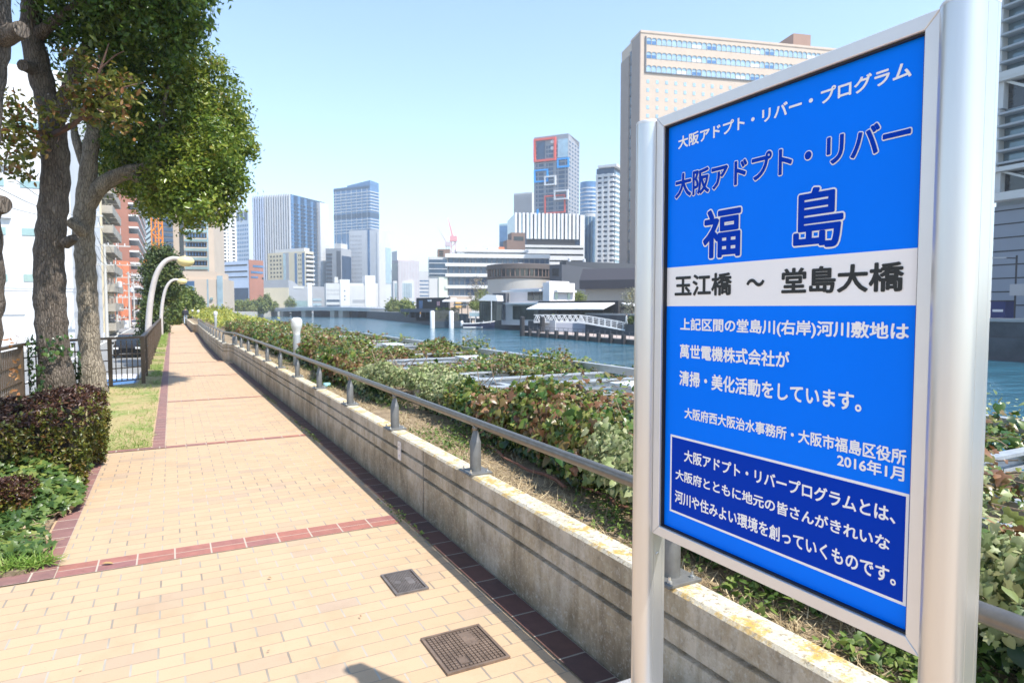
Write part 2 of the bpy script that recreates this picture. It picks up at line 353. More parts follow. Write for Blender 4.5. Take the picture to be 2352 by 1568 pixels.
# --- notice plate on the wall
def text_mesh(body, bold=0., n=8, dz=2e-5):
    c = bpy.data.curves.new('t', 'FONT'); c.body = body; c.resolution_u = 3; o = bpy.data.objects.new('t', c); COL.objects.link(o)
    bpy.context.view_layer.update(); dg = bpy.context.evaluated_depsgraph_get(); me = bpy.data.meshes.new_from_object(o.evaluated_get(dg))
    bpy.data.objects.remove(o); V = [Vector(v.co) for v in me.vertices]; Fs = [tuple(p.vertices) for p in me.polygons]; bpy.data.meshes.remove(me)
    if not bold: return V, Fs
    VV = []; FF = []
    for k in range(n+1):
        a = 2*math.pi*k/n; r = bold if k < n else 0; b = len(VV)
        VV += [Vector((v.x+r*math.cos(a), v.y+r*math.sin(a), v.z+k*dz)) for v in V]; FF += [tuple(i+b for i in f) for f in Fs]
    return VV, FF
def lettering(body, m, parent, frame, bold=0., bbox_of=None, zoff=0., n=8, name='lettering'):
    """frame(s,t,w) maps board coordinates to the place; the text fills s0..s1, t0..t1"""
    (s0, s1, t0, t1), put = frame; V, Fs = text_mesh(body, bold, n); W = V if bbox_of is None else bbox_of
    xs = [v.x for v in W]; ys = [v.y for v in W]; ax = (s1-s0)/(max(xs)-min(xs)); ay = (t1-t0)/(max(ys)-min(ys)); x0 = min(xs); y0 = min(ys)
    mb = MB().add([put(s0+(v.x-x0)*ax, t0+(v.y-y0)*ay, zoff+v.z) for v in V], Fs)
    return mb.build(name, m, parent)
pc = at_x(918, 1040, 1.698); nx = wall_x(pc[1])
np_ = thing('notice_plate', 'small white notice plate screwed to the face of the concrete wall', 'sign', (nx-.004, pc[1], .42))
yy = .036
MB().box(-.003, .003, -yy, yy, -.085, .07).build('plate', mat('plate_white', (.72, .68, .66), .4), np_)
ink = mat('dark_ink', (.04, .04, .05), .6)
put = lambda s, t, w_: (-.0042-w_, -s, t)
for tx, f in (('2011', (-.018, .018, .035, .052)), ('No.5-15', (-.026, .026, .0, .02)), ('福島', (-.016, .016, -.06, -.038))):
    lettering(tx, ink if tx != '福島' else mat('faded_blue_ink', (.25, .3, .5), .6), np_, (f, put), .0)
# --- soil bed behind the wall
def soil_mat():
    g = NG('dry_soil'); o = g.obj(); c = g.ramp(g.noise(o, 6, 8, .75), [(.3, (.12, .085, .05)), (.5, (.27, .20, .125)), (.7, (.42, .33, .21))]); g.base(c); g.p.inputs['Roughness'].default_value = .95
    g.bump(g.noise(o, 45, 6, .7), .9, .02); return g.m
sm = soil_mat()
bd = [(x+.12, y) for x, y in wp if y < 100]
block('bed_soil', sm, bd+[(5.2, 100), (5.2, -6)], -.02, .5)
block('river_parapet', conc, [(5.2, -6), (5.45, -6), (5.45, 320), (5.2, 320)], -.5, .40)
# --- hand rail on the wall
rm = mat('rail_brown_metal', (.20, .185, .165), .38, .75, var=.15, scale=20)
pm_ = mat('rail_post_grey', (.17, .17, .165), .5, .35, var=.15, scale=15)
bolt = mat('bright_bolt', (.7, .7, .68), .3, .9)
hr = thing('handrail', 'long brown metal handrail on short grey posts along the concrete planter wall', 'handrail', (1.76, 0, .54))
RY = []; y = -1.55
RY = [-3.3, -1.6, .22, 1.97, 3.87, 5.62, 7.27, 8.95, 10.6, 12.3, 14.0, 15.7, 17.4, 19.1, 20.55]
RX = lambda y: wall_x(y)+.062
railz = .875
rp = [(RX(y)-1.76, y, railz-.54) for y in RY]
rp2 = rp+[(1.66-1.76, 20.95, railz-.54), (1.46-1.76, 21.8, railz-.54)]
yy = 22.2; far = []
while yy < 47: far.append(yy); yy += 1.75
rp2 += [(RX(y)-1.76, y, railz-.54) for y in far]
MB().tube(rp2, .0265, 12).build('rail', rm, hr, smooth=R(40))
col = MB()
def post_mb():
    m = MB(); m.lathe([(.0375, .012), (.0375, .205), (.034, .212), (.018, .272), (.014, .285)], 20); return m
plate_mb = lambda: MB().box(-.085, .085, -.085, .085, .001, .014)
def bolts_mb():
    m = MB()
    for a in (-1, 1):
        for b in (-1, 1): m.lathe([(.011, .014), (.011, .022), (.006, .023), (.005, .038)], 6, (a*.06, b*.06, 0))
    return m
def saddle_mb():
    m = MB(); m.lathe([(.008, .272), (.019, .285), (.021, .297), (.016, .312), (.012, .318)], 12)
    rr = [[(.0285*math.sin(a), yk, railz-.54+.0285*-math.cos(a)) for a in np.linspace(-1.2, 1.2, 9)]+[(.0268*math.sin(a), yk, railz-.54+.0268*-math.cos(a)) for a in np.linspace(1.2, -1.2, 9)] for yk in (-.03, .03)]
    m.loft(rr); return m
proto = None
for y in RY+[20.75]+far:
    lx = (RX(y) if y != 20.75 else 1.61)-1.76
    if proto is None:
        p = post_mb().build('post', pm_, hr, smooth=R(35)); pl = plate_mb().build('base_plate', pm_, p, bevel=.002); b = bolts_mb().build('bolts', bolt, p, smooth=R(30)); s_ = saddle_mb().build('saddle', rm, p, smooth=R(40)); proto = p
        p.location = (lx, y, 0)
    else:
        c = copy_tree(proto, hr); c.location = (lx, y, 0)
# --- manhole covers in the path
iron = mat('cast_iron', (.19, .135, .10), .6, .3, var=.35, scale=14, bump=.2, bscale=120)
iron2 = mat('cast_iron_grey', (.17, .15, .14), .55, .35, var=.3, scale=14)
def cover(name, label, x0, x1, y0, y1, nx_, ny_, m, brickish):
    t = thing(name, label, 'manhole cover', ((x0+x1)/2, (y0+y1)/2, 0)); w_, h_ = (x1-x0)/2, (y1-y0)/2
    fr = MB(); f_ = .014
    for a in ((-w_, w_, -h_, -h_+f_), (-w_, w_, h_-f_, h_), (-w_, -w_+f_, -h_+f_, h_-f_), (w_-f_, w_, -h_+f_, h_-f_)): fr.box(*a, .001, .012)
    fr.build('rim', m, t)
    MB().box(-w_+f_+.002, w_-f_-.002, -h_+f_+.002, h_-f_-.002, .001, .007).build('lid', mat('cover_dark', (.075, .055, .045), .7, .3), t)
    st = MB(); W = 2*(w_-f_-.006); H = 2*(h_-f_-.006); dx = W/nx_; dy = H/ny_
    for i in range(nx_):
        for j in range(ny_):
            px = -W/2+dx*(i+.5); py = -H/2+dy*(j+.5)
            if brickish and j % 2: px += dx/2
            if px+dx*.4 > W/2: continue
            if not brickish and (abs(px-.05) < .035 and abs(py-.07) < .07): continue
            if not brickish and (abs(px+.05) < .025 and abs(py+.10) < .03): continue
            if brickish and abs(px-.035) < .02 and abs(py) < .05: continue
            st.box(px-dx*.36, px+dx*.36, py-dy*.33, py+dy*.33, .007, .0115)
    st.build('studs', m, t)
    b = MB()
    if brickish: b.box(.015, .055, -.05, .05, .007, .0105); b.lathe([(.022, .007), (.02, .011)], 12, (-.04, 0, 0))
    else: b.box(.02, .082, .005, .135, .007, .0105); b.box(-.072, -.028, -.128, -.072, .007, .0105)
    pb = b.build('badge', m, t)
    return t
cover('manhole_cover', 'large rusty square manhole cover of raised studs in the yellow path', 1.045, 1.36, 2.6, 2.953, 14, 15, iron, False)
cover('manhole_cover', 'small grey rectangular manhole cover with a brick pattern in the yellow path', 1.088, 1.286, 3.478, 3.786, 9, 20, iron2, True)
# ================================================================== THE BLUE SIGN
SX, SY0, SY1, SZ0, SZ1 = 1.33, .771, 1.519, .965, 2.165
alu = mat('satin_aluminium', (.68, .675, .665), .34, .82, var=.035, scale=1.2, stretch=(14, 14, .8))
alu2 = mat('frame_aluminium', (.74, .73, .72), .42, .55, var=.04, scale=3)
blue = mat('sign_blue', (.0, .19, .97), .35, var=.03, scale=2.2, spec=.07)
navy = mat('sign_navy', (.0, .04, .44), .4, spec=.05)
white = mat('sign_white', (.87, .86, .86), .45, spec=.2)
black = mat('sign_black', (.012, .014, .014), .5)
rub = mat('black_gasket', (.012, .012, .013), .6)
sg = thing('information_board', 'blue information board of Japanese lettering held between two round aluminium posts', 'sign', (SX+.03, (SY0+SY1)/2, 0))
so_ = sg.location
def sput(s, t, w_=0.): return (SX-w_-so_.x, SY1-s-so_.y, SZ0+t-so_.z)       # s from the far (left) edge, t up from the lower edge
def sst(u, v): p = at_x(u, v, SX); return SY1-p[1], p[2]-SZ0
def sbox(mb, s0, s1, t0, t1, w0, w1):
    a = sput(s0, t0, w0); b = sput(s1, t1, w1); return mb.box(min(a[0], b[0]), max(a[0], b[0]), min(a[1], b[1]), max(a[1], b[1]), min(a[2], b[2]), max(a[2], b[2]))
Wd, Ht = SY1-SY0, SZ1-SZ0
pan = sbox(MB(), -.004, Wd+.004, -.004, Ht+.004, -.02, 0).build('panel', blue, sg)
def z1(x, y): return ((2500+.7654*x)/1.7415, (100+.7654*y)/1.7415)
def z2(x, y): return ((2600+.7653*x)/1.7415, (1200+.7653*y)/1.7415)
bt = [sst(*z1(230, 1270)), sst(*z1(1552, 1160)), sst(*z1(230, 1470)), sst(*z1(1540, 1463))]
sbox(MB(), -.004, Wd+.004, (bt[2][1]+bt[3][1])/2, (bt[0][1]+bt[1][1])/2, .0, .0006).build('white_band', white, pan)
def line(body, left, right, top, bot, m=white, bold=.02, outline=None, Z=z1, zo=.0012, name='lettering'):
    s0 = sst(*Z(*left))[0]; s1 = sst(*Z(*right))[0]
    t1 = np.mean([sst(*Z(*p))[1] for p in top]); t0 = np.mean([sst(*Z(*p))[1] for p in bot])
    put = lambda s, t, w_: sput(s, t, w_*.05+zo)
    fr = ((s0, s1, t0, t1), put)
    if outline:
        Wv, _ = text_mesh(body, bold+outline, 12); lettering(body, white, pan, fr, bold+outline, Wv, n=16, name='lettering_outline')
        put2 = lambda s, t, w_: sput(s, t, w_*.05+zo+.0012)
        lettering(body, m, pan, (fr[0], put2), bold, Wv, n=12, name=name)
    else: lettering(body, m, pan, fr, bold, name=name)
line('大阪アドプト・リバー・プログラム', (280, 620), (1500, 255), [(370, 560), (1448, 192)], [(285, 657), (1410, 292)], bold=.027)
line('大阪アドプト・リバー', (262, 850), (1505, 545), [(395, 750), (1310, 500)], [(270, 913), (1100, 742)], m=navy, bold=.027, outline=.034)
line('福', (405, 1080), (614, 1080), [(610, 931)], [(450, 1228)], m=navy, bold=.023, outline=.028)
line('島', (877, 1010), (1153, 1010), [(985, 841)], [(1060, 1170)], m=navy, bold=.021, outline=.026)
line('玉江橋', (262, 1360), (560, 1360), [(545, 1291)], [(265, 1417), (545, 1414)], m=black, bold=.029, zo=.0018)
line('〜', (637, 1345), (731, 1345), [(660, 1326)], [(705, 1366)], m=black, bold=.029, zo=.0018)
line('堂島大橋', (820, 1330), (1461, 1320), [(875, 1270), (1430, 1232)], [(825, 1403), (1440, 1396)], m=black, bold=.029, zo=.0018)
line('上記区間の堂島川(右岸)河川敷地は', (160, 130), (1356, 165), [(185, 97), (1090, 106)], [(380, 179), (1140, 210)], Z=z2, bold=.0257)
line('萬世電機株式会社が', (158, 270), (731, 305), [(180, 233), (600, 255)], [(165, 305), (640, 346)], Z=z2, bold=.0257)
line('清掃・美化活動をしています。', (155, 410), (1108, 530), [(185, 370), (545, 410)], [(165, 448), (545, 500)], Z=z2, bold=.0257)
line('大阪府西大阪治水事務所・大阪市福島区役所', (182, 597), (1342, 815), [(205, 566), (1290, 766)], [(190, 622), (1335, 860)], Z=z2, bold=.025)
line('2016年1月', (980, 838), (1331, 905), [(1005, 803), (1310, 866)], [(990, 866), (1290, 943)], Z=z2, bold=.025)
# boxed text at the foot of the board
bx = [sst(*z2(107, 703)), sst(*z2(1352, 1007)), sst(*z2(105, 1107)), sst(2083, 1388)]
b0, b1 = (bx[0][0]+bx[2][0])/2, (bx[1][0]+bx[3][0])/2; c1, c0 = (bx[0][1]+bx[1][1])/2, (bx[2][1]+bx[3][1])/2
sbox(MB(), b0, b1, c0, c1, 0, .0005).build('box_outline', white, pan)
sbox(MB(), b0+.0065, b1-.0065, c0+.0065, c1-.0065, .0005, .0009).build('text_box', navy, pan)
line('大阪アドプト・リバープログラムとは、', (180, 820), (1286, 1110), [(200, 787), (1170, 1045)], [(190, 855), (1170, 1125)], Z=z2, bold=.025, zo=.0014)
line('大阪府とともに地元の皆さんがきれいな', (135, 920), (1256, 1265), [(160, 887), (950, 1135)], [(140, 947), (950, 1196)], Z=z2, bold=.025, zo=.0014)
line('河川や住みよい環境を創っていくものです。', (132, 1028), (1288, 1450), [(160, 995), (640, 1172)], [(140, 1055), (660, 1258)], Z=z2, bold=.025, zo=.0014)
# gasket and mitred frame
g_ = .006; f_ = .031
gk = MB()
for a in ((-.004, 0, -.004, Ht+.004), (Wd, Wd+.004, -.004, Ht+.004)): sbox(gk, *a, 0.001, .012)
for a in ((0, Wd, -.004, 0), (0, Wd, Ht, Ht+.004)): sbox(gk, *a, .001, .012)
gk.build('gasket', rub, pan)
i0, i1 = -.004, Wd+.004; j0, j1 = -.004, Ht+.004
def rail(p):                                                            # mitred bar: polygon in (s,t), with depth
    m = MB(); k = len(p); bev = .0015
    cen = np.mean(p, axis=0); q = [tuple(np.array(c)+(cen-np.array(c))*.0) for c in p]
    def inset(pts, d):
        out = []
        for i in range(k):
            a = np.array(pts[i-1]); b = np.array(pts[i]); c = np.array(pts[(i+1) % k]); e1 = (b-a)/np.linalg.norm(b-a); e2 = (c-b)/np.linalg.norm(c-b)
            n1 = np.array([-e1[1], e1[0]]); n2 = np.array([-e2[1], e2[0]]); n = n1+n2; n = n/np.linalg.norm(n); s = d/max(.3, n@n1); out.append(tuple(b+n*s))
        return out
    ar = sum(p[i-1][0]*p[i][1]-p[i][0]*p[i-1][1] for i in range(k))
    if ar < 0: q = q[::-1]
    q = inset(q, .0003)
    rings = [[sput(s, t, -.03) for s, t in q], [sput(s, t, .018) for s, t in q], [sput(s, t, .0195) for s, t in inset(q, bev)]]
    m.loft(rings); return m
o0, o1, e0, e1 = i0-f_, i1+f_, j0-f_, j1+f_
for p in ([(i0, j0), (i0, j1), (o0, e1), (o0, e0)], [(i1, j0), (o1, e0), (o1, e1), (i1, j1)], [(i0, j1), (i1, j1), (o1, e1), (o0, e1)], [(i0, j0), (o0, e0), (o1, e0), (i1, j0)]):
    rail(p).build('frame_rail', alu2, sg)
sbox(MB(), i0, i1, j0, j1, -.031, -.021).build('back_panel', alu2, sg)
# posts: round towards the path, flat sides, a seam where the two profiles meet
rr_ = .038; xc = SX-.016
topz = at_x(1490, 279, xc-.02)[2]
def post_prof(cy):
    p = [(xc-rr_*math.cos(a)*1.02, cy-rr_*math.sin(a)) for a in np.linspace(-math.pi/2, math.pi/2, 19)]
    p += [(xc+.004, cy-rr_), (xc+.0045, cy-rr_+.0016), (xc+.006, cy-rr_+.0016), (xc+.0065, cy-rr_+.0004), (xc+.038, cy-rr_+.0004), (xc+.0385, cy-rr_+.002), (xc+.040, cy-rr_+.002), (xc+.0405, cy-rr_+.001), (xc+.050, cy-rr_+.001), (xc+.052, cy-rr_+.003)]
    p += [(xc+.052, cy+rr_-.003), (xc+.050, cy+rr_-.001), (xc+.0065, cy+rr_-.0004), (xc+.006, cy+rr_-.0016), (xc+.0045, cy+rr_-.0016), (xc+.004, cy+rr_)]
    return [(x-so_.x, y-so_.y) for x, y in p]
for cy in (SY1+.0355+rr_, SY0-.0355-rr_):
    P = post_prof(cy); ctr = np.mean(P, axis=0)
    po = MB().prism(P, -.05, topz-.004).build('post', alu, sg, smooth=R(25))
    MB().loft([[(ctr[0]+(x-ctr[0])*k, ctr[1]+(y-ctr[1])*k, z) for x, y in P] for k, z in ((1.012, topz-.0038), (1.012, topz+.001), (.96, topz+.004))]).build('cap', alu2, po, smooth=R(30))
    MB().lathe([(.006, 0), (.005, .002)], 10).build('screw', bolt, po, loc=(xc+.02-so_.x, cy-rr_-.001-so_.y, .86)).rotation_euler = (R(90), 0, 0)
gran = mat('speckled_granite', (.30, .30, .31), .8, var=.5, scale=160)
fb = MB().box(1.2-so_.x, 1.56-so_.x, .45-so_.y, 1.95-so_.y, -.04, .2).build('footing', gran, sg, bevel=.012)
# ================================================================== STEEL FRAME AND IVY ON THE RIVER SIDE
galv = mat('galvanised_steel', (.52, .55, .58), .42, .55, var=.14, scale=9)
galv2 = mat('pale_box_steel', (.62, .65, .68), .5, .2, var=.06, scale=6)
tr = thing('steel_trellis', 'flat galvanised steel frame of beams and box brackets carrying ivy above the river wall', 'trellis', (2.4, 0, .5))
def tb(name, x0, x1, y0, y1, z0, z1, m=galv): return MB().box(x0-2.4, x1-2.4, y0, y1, z0-.5, z1-.5).build(name, m, tr)
def chan(x0, x1, y, z):                                                 # lipped channel
    m = MB(); P = [(-.035, -.05), (.035, -.05), (.035, -.03), (.031, -.03), (.031, -.046), (-.031, -.046), (-.031, .046), (.031, .046), (.031, .03), (.035, .03), (.035, .05), (-.035, .05)]
    m.loft([[(x-2.4, y-a, z+b-.5) for a, b in P] for x in (x0, x1)]); return m.build('beam', galv, tr)
yb = 1.1; k = 0
while yb < 46:
    chan(2.55, 4.95, yb, .765-.01*(k % 3)); yb += .82 if yb < 22 else 2.6; k += 1
for xx, zz in ((2.62, .655), (3.4, .66), (4.98, .80)): tb('long_beam', xx-.04, xx+.04, .2, 60, zz, zz+.09)
MB().tube([(2.76-2.4, .2, .30), (2.76-2.4, 60, .30)], .021, 10).build('pipe', galv, tr, smooth=R(40))
for xx in (2.62, 4.9):
    yb = .9
    while yb < 24: tb('leg', xx-.03, xx+.03, yb-.03, yb+.03, .48, .66); yb += 3.3
yb = 1.12
while yb < 44:
    b = tb('junction_box', 3.95, 4.3, yb-.16, yb+.16, .60, .84, galv2); bb = MB().box(3.93-2.4, 4.32-2.4, yb-.18, yb+.18, .342, .375).build('lid', galv2, b, bevel=.004)
    yb += 4.05
# ivy: leaves over the front, the top and in tufts over the beams
def snoise(x, y, s, seed):
    r = np.random.default_rng(seed); t = 0
    for i in range(9):
        a = r.uniform(0, 2*math.pi); f = s*r.uniform(.6, 2.2); t = t+np.sin((x*math.cos(a)+y*math.sin(a))*f+r.uniform(0, 6.28))
    return t/9/.24
def ivy_points(n, ya, yb, front):
    r = rng; y = ya+(yb-ya)*r.random(n)
    bulge = .10*snoise(y, y*0, 1.3, 5)
    topn = lambda x, yy: .90+.05*snoise(x, yy, 2.1, 3)+.035*snoise(x, yy, 5.5, 4)-.012*np.maximum(0, x-2.4)
    if front:
        z = r.random(n)**.75; x = 2.30+bulge-.10*np.sin(z*3.0)+.05*r.normal(size=n)+.06*(1-z); tz = topn(x, y); zz = .47+z*(tz-.45)+.02*r.normal(size=n)
        hol = snoise(y, zz*2.2, 3.2, 8) < -.95; keep = ~(hol & (zz < .75)); nr = np.stack([-np.ones(n), -.35*np.ones(n), .45*np.ones(n)], 1)
        al = np.stack([-.25*np.ones(n), np.zeros(n), -np.ones(n)], 1)
        P = np.stack([x, y, zz], 1)
    else:
        x = 2.3+2.95*r.random(n)**1.1; tz = topn(x, y); g = snoise(x*1.0, y*.85, 1.7, 21)+.25*snoise(x, y, 6, 22)
        lim = np.where(x < 2.85, -9, np.where(y < 7, -.05, np.where(y < 16, -.35, -.7)))
        keep = (g > lim); tuft = np.clip(g-.2, 0, 1.5); ph = (y-5.17+1.0) % 4.05; clr = (x > 2.8) & (x < 4.4) & (ph < 1.3); keep &= ~(clr & (r.random(n) < np.where(y < 7, .93, .6)))
        zz = tz-.16*r.random(n)**.8+np.where(x > 2.7, .19*tuft*r.random(n)**1.5, .05*r.random(n)**3)
        nr = np.stack([-.2*np.ones(n), -.25*np.ones(n), np.ones(n)], 1); al = np.stack([-.5*np.ones(n), -.3*np.ones(n), -.45*np.ones(n)], 1)
        P = np.stack([x, y, zz], 1)
    return P[keep], nr[keep], al[keep]
ivs = [(0, (.012, .035, .007)), (.18, (.03, .085, .012)), (.36, (.085, .14, .02)), (.52, (.20, .22, .045)), (.64, (.15, .12, .035)), (.8, (.16, .07, .03)), (1, (.32, .18, .09))]
ivm = leaf_mat('ivy_leaf', ivs, .22, .35, big=1.3)
ivp = leaf_mat('pale_ivy_leaf', [(0, (.08, .13, .04)), (.35, (.22, .26, .10)), (.7, (.40, .40, .21)), (1, (.27, .33, .12))], .25, .45)
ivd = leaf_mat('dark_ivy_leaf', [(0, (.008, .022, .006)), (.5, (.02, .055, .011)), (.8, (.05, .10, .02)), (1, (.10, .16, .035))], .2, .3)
iv = thing('ivy', 'dense ivy of green, yellow and rust red leaves over the steel frame beside the river', 'ivy', (2.4, 0, .5)); iv['kind'] = 'stuff'
def putleaves(name, P, sz, m, **k):
    o = leaves(name, P-np.array([2.4, 0, .5]), sz, m, iv, **k); return o
for n, ya, yb, fr, s0, s1, tm in ((30000, .2, 12, True, .02, .062, IVY), (22000, .2, 12, True, .022, .09, HEART), (12000, 12, 32, True, .045, .09, HEART), (46000, .2, 13, False, .022, .065, IVY), (40000, .2, 13, False, .025, .075, HEART), (30000, 13, 34, False, .05, .095, HEART)):
    P, nr, al = ivy_points(n, ya, yb, fr); q = snoise(P[:, 0]*.6, P[:, 1], 1.0, 31)
    pale_ = (q+np.where((P[:, 1] > 1.2) & (P[:, 1] < 3.1), .9, 0) > (.4 if fr else .7)) & (P[:, 1] < 9); sz = s0+(s1-s0)*rng.random(len(P))**2.2
    shade_ = fr & (P[:, 2] < .66) & (rng.random(len(P)) < .55)  # lower front leaves go darker to stand for the shade there
    for sel, m in ((pale_ & ~shade_, ivp), (shade_, ivd), (~pale_ & ~shade_, ivm)):
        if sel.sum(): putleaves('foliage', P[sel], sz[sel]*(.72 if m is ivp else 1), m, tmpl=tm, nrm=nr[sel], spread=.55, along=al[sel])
# farther stretch, turning yellow green
P, nr, al = ivy_points(16000, 34, 105, False); P = P[rng.random(len(P)) < .9]; P[:, 2] += .25*np.clip((P[:, 1]-45)/20, 0, 1)*(1+.5*snoise(P[:, 0], P[:, 1], .5, 9)); P[:, 0] = np.where(P[:, 1] > 50, P[:, 0]*1.0-.35, P[:, 0])
putleaves('foliage', P, .14+.14*rng.random(len(P)), leaf_mat('yellow_green_leaf', [(0, (.10, .15, .02)), (.5, (.26, .28, .04)), (1, (.38, .35, .06))], .25, .5), nrm=(-.3, -.4, 1), spread=.6)
tw = MB()
for i in range(420):
    y = .3+11*random.random()**1.3; x = 2.3+.25*random.random(); a = Vector((x-2.4, y, random.uniform(-.02, .3)))
    if random.random() < .35: a.x = .3+2*random.random(); a.z = .36
    p = [a]
    d = Vector((random.uniform(-.5, .5), random.uniform(-1, 1), random.uniform(-.3, 1.0) if a.x < .3 else random.uniform(-.2, .2)))*.12
    for k in range(4): p.append(p[-1]+d*random.uniform(.5, 1.2)+Vector((random.uniform(-.03, .03), random.uniform(-.03, .03), random.uniform(-.03, .03))))
    tw.tube(p, random.uniform(.0015, .004), 4, cap=False)
tw.build('stems', mat('dry_stem', (.24, .17, .11), .8, var=.3, scale=10), iv)
# grasses, weeds and straw in the bed and on the verge
gr = thing('grass', 'thin dry grass, straw and clover on the soil strip behind the wall', 'grass', (1.8, 0, .5)); gr['kind'] = 'stuff'
n = 30000; y = .1+20*rng.random(n)**1.5; wx = np.array([wall_x(v) for v in y]); x = wx+.15+.5*rng.random(n)**1.3
q = snoise(x*2, y*1.0, 2.4, 41); P = np.stack([x-1.8, y, np.zeros(n)], 1)
strawm = leaf_mat('straw', [(0, (.26, .19, .10)), (.6, (.45, .35, .20)), (1, (.58, .48, .30))], .2, .7)
gm = leaf_mat('weed_green', [(0, (.05, .10, .015)), (.5, (.12, .19, .035)), (1, (.22, .27, .07))], .3, .5)
flat = (q < .9)
leaves('straw_blades', P[flat], .025+.06*rng.random(flat.sum()), strawm, gr, BLADE, (0, 0, 1), .35)
n = 15000; y = .1+14*rng.random(n)**1.4; wx = np.array([wall_x(v) for v in y]); x = wx+.15+.55*rng.random(n); q = snoise(x*2, y, 2.6, 43)+np.where(y < 2.1, 1.1, 0)+.5*rng.normal(size=n); k = q > .75
leaves('weeds', np.stack([x-1.8, y, .012+.05*rng.random(n)*np.clip(q, 0, 1)], 1)[k], .018+.02*rng.random(k.sum()), gm, gr, OVAL, (0, 0, 1), .6)
n = 2600; y = .15+2.3*rng.random(n); x = 1.86+.5*rng.random(n)**.9; q = snoise(x*3, y*3, 2.2, 47); k = q > -.35
leaves('clover', np.stack([x-1.8, y, .012+.07*rng.random(n)*np.clip(q+.6, 0, 1)], 1)[k], .016+.022*rng.random(k.sum()), gm, gr, HEART, (0, 0, 1), .5)
tg = MB()
for y0, x0 in ((3.3, 2.12), (4.25, 2.18), (2.4, 2.2)):
    p = [Vector((x0-1.8+random.uniform(-.03, .03), y0+.16*k, .03+random.uniform(0, .02))) for k in range(7)]; tg.tube(p, [.011, .013, .012, .011, .009, .007, .004], 6, jitter=.15)
tg.build('fallen_branch', mat('red_bark', (.16, .07, .045), .8, var=.3, scale=20), gr)
# ================================================================== LEFT SIDE: VERGE, HEDGE, TREES, FENCE, LAMPS
def turf_mat():
    g = NG('dry_turf'); o = g.obj(); c = g.ramp(g.noise(o, 1.6, 7, .7), [(.32, (.42, .31, .16)), (.5, (.36, .30, .13)), (.62, (.20, .25, .06)), (.8, (.12, .20, .04))]); g.base(c)
    g.p.inputs['Roughness'].default_value = .95; g.bump(g.noise(o, 60, 5), .8, .02); return g.m
block('grass_verge', turf_mat(), [(-2.7, 8.58), (-.25, 8.58), (-.235, 20), (-.20, 110), (-.66, 110), (-.66, 16.1), (-2.0, 15.3), (-2.7, 14.4)], -.025, .014)
block('planting_bed', sm, [(-5, 4.82), (-.825, 4.82), (-.825, 8.4), (-2.7, 8.4), (-2.7, 14), (-5, 14)], -.024, .03)
tf = thing('grass', 'short green and straw coloured turf on the verge left of the yellow path', 'grass', (-1, 10, .01)); tf['kind'] = 'stuff'
tgm = leaf_mat('turf_green', [(0, (.10, .20, .02)), (.5, (.20, .32, .05)), (1, (.32, .38, .10))], .3, .5)
n = 26000; y = 8.6+22*rng.random(n)**1.7; x = np.where(y < 15.5, -2.4+2.15*rng.random(n), -.64+.4*rng.random(n)); q = snoise(x*1.3, y*.8, 1.9, 51)
k = q > -.25; P = np.stack([x+1, y-10, np.zeros(n)], 1)
leaves('blades', P[k], .04+.06*rng.random(k.sum()), tgm, tf, BLADE, (0, 0, 1), .6)
k2 = (q < .3) & (rng.random(n) < .6); leaves('straw_blades', P[k2], .03+.05*rng.random(k2.sum()), strawm, tf, BLADE, (0, 0, 1), .45)
n = 9000; y = 30+60*rng.random(n); P = np.stack([-.62+.4*rng.random(n)+1, y-10, np.zeros(n)], 1); leaves('blades', P, .1+.1*rng.random(n), tgm, tf, BLADE, (0, 0, 1), .5)
n = 700; P = np.stack([-1.25+.35*rng.random(n)+1-.0, 4.85+.12*rng.random(n)-10, .03+0*rng.random(n)], 1); P[:, 0] = -1.15+.45*rng.random(n)+1
leaves('blades', P, .05+.07*rng.random(n), tgm, tf, BLADE, (0, -.1, 1), .5)
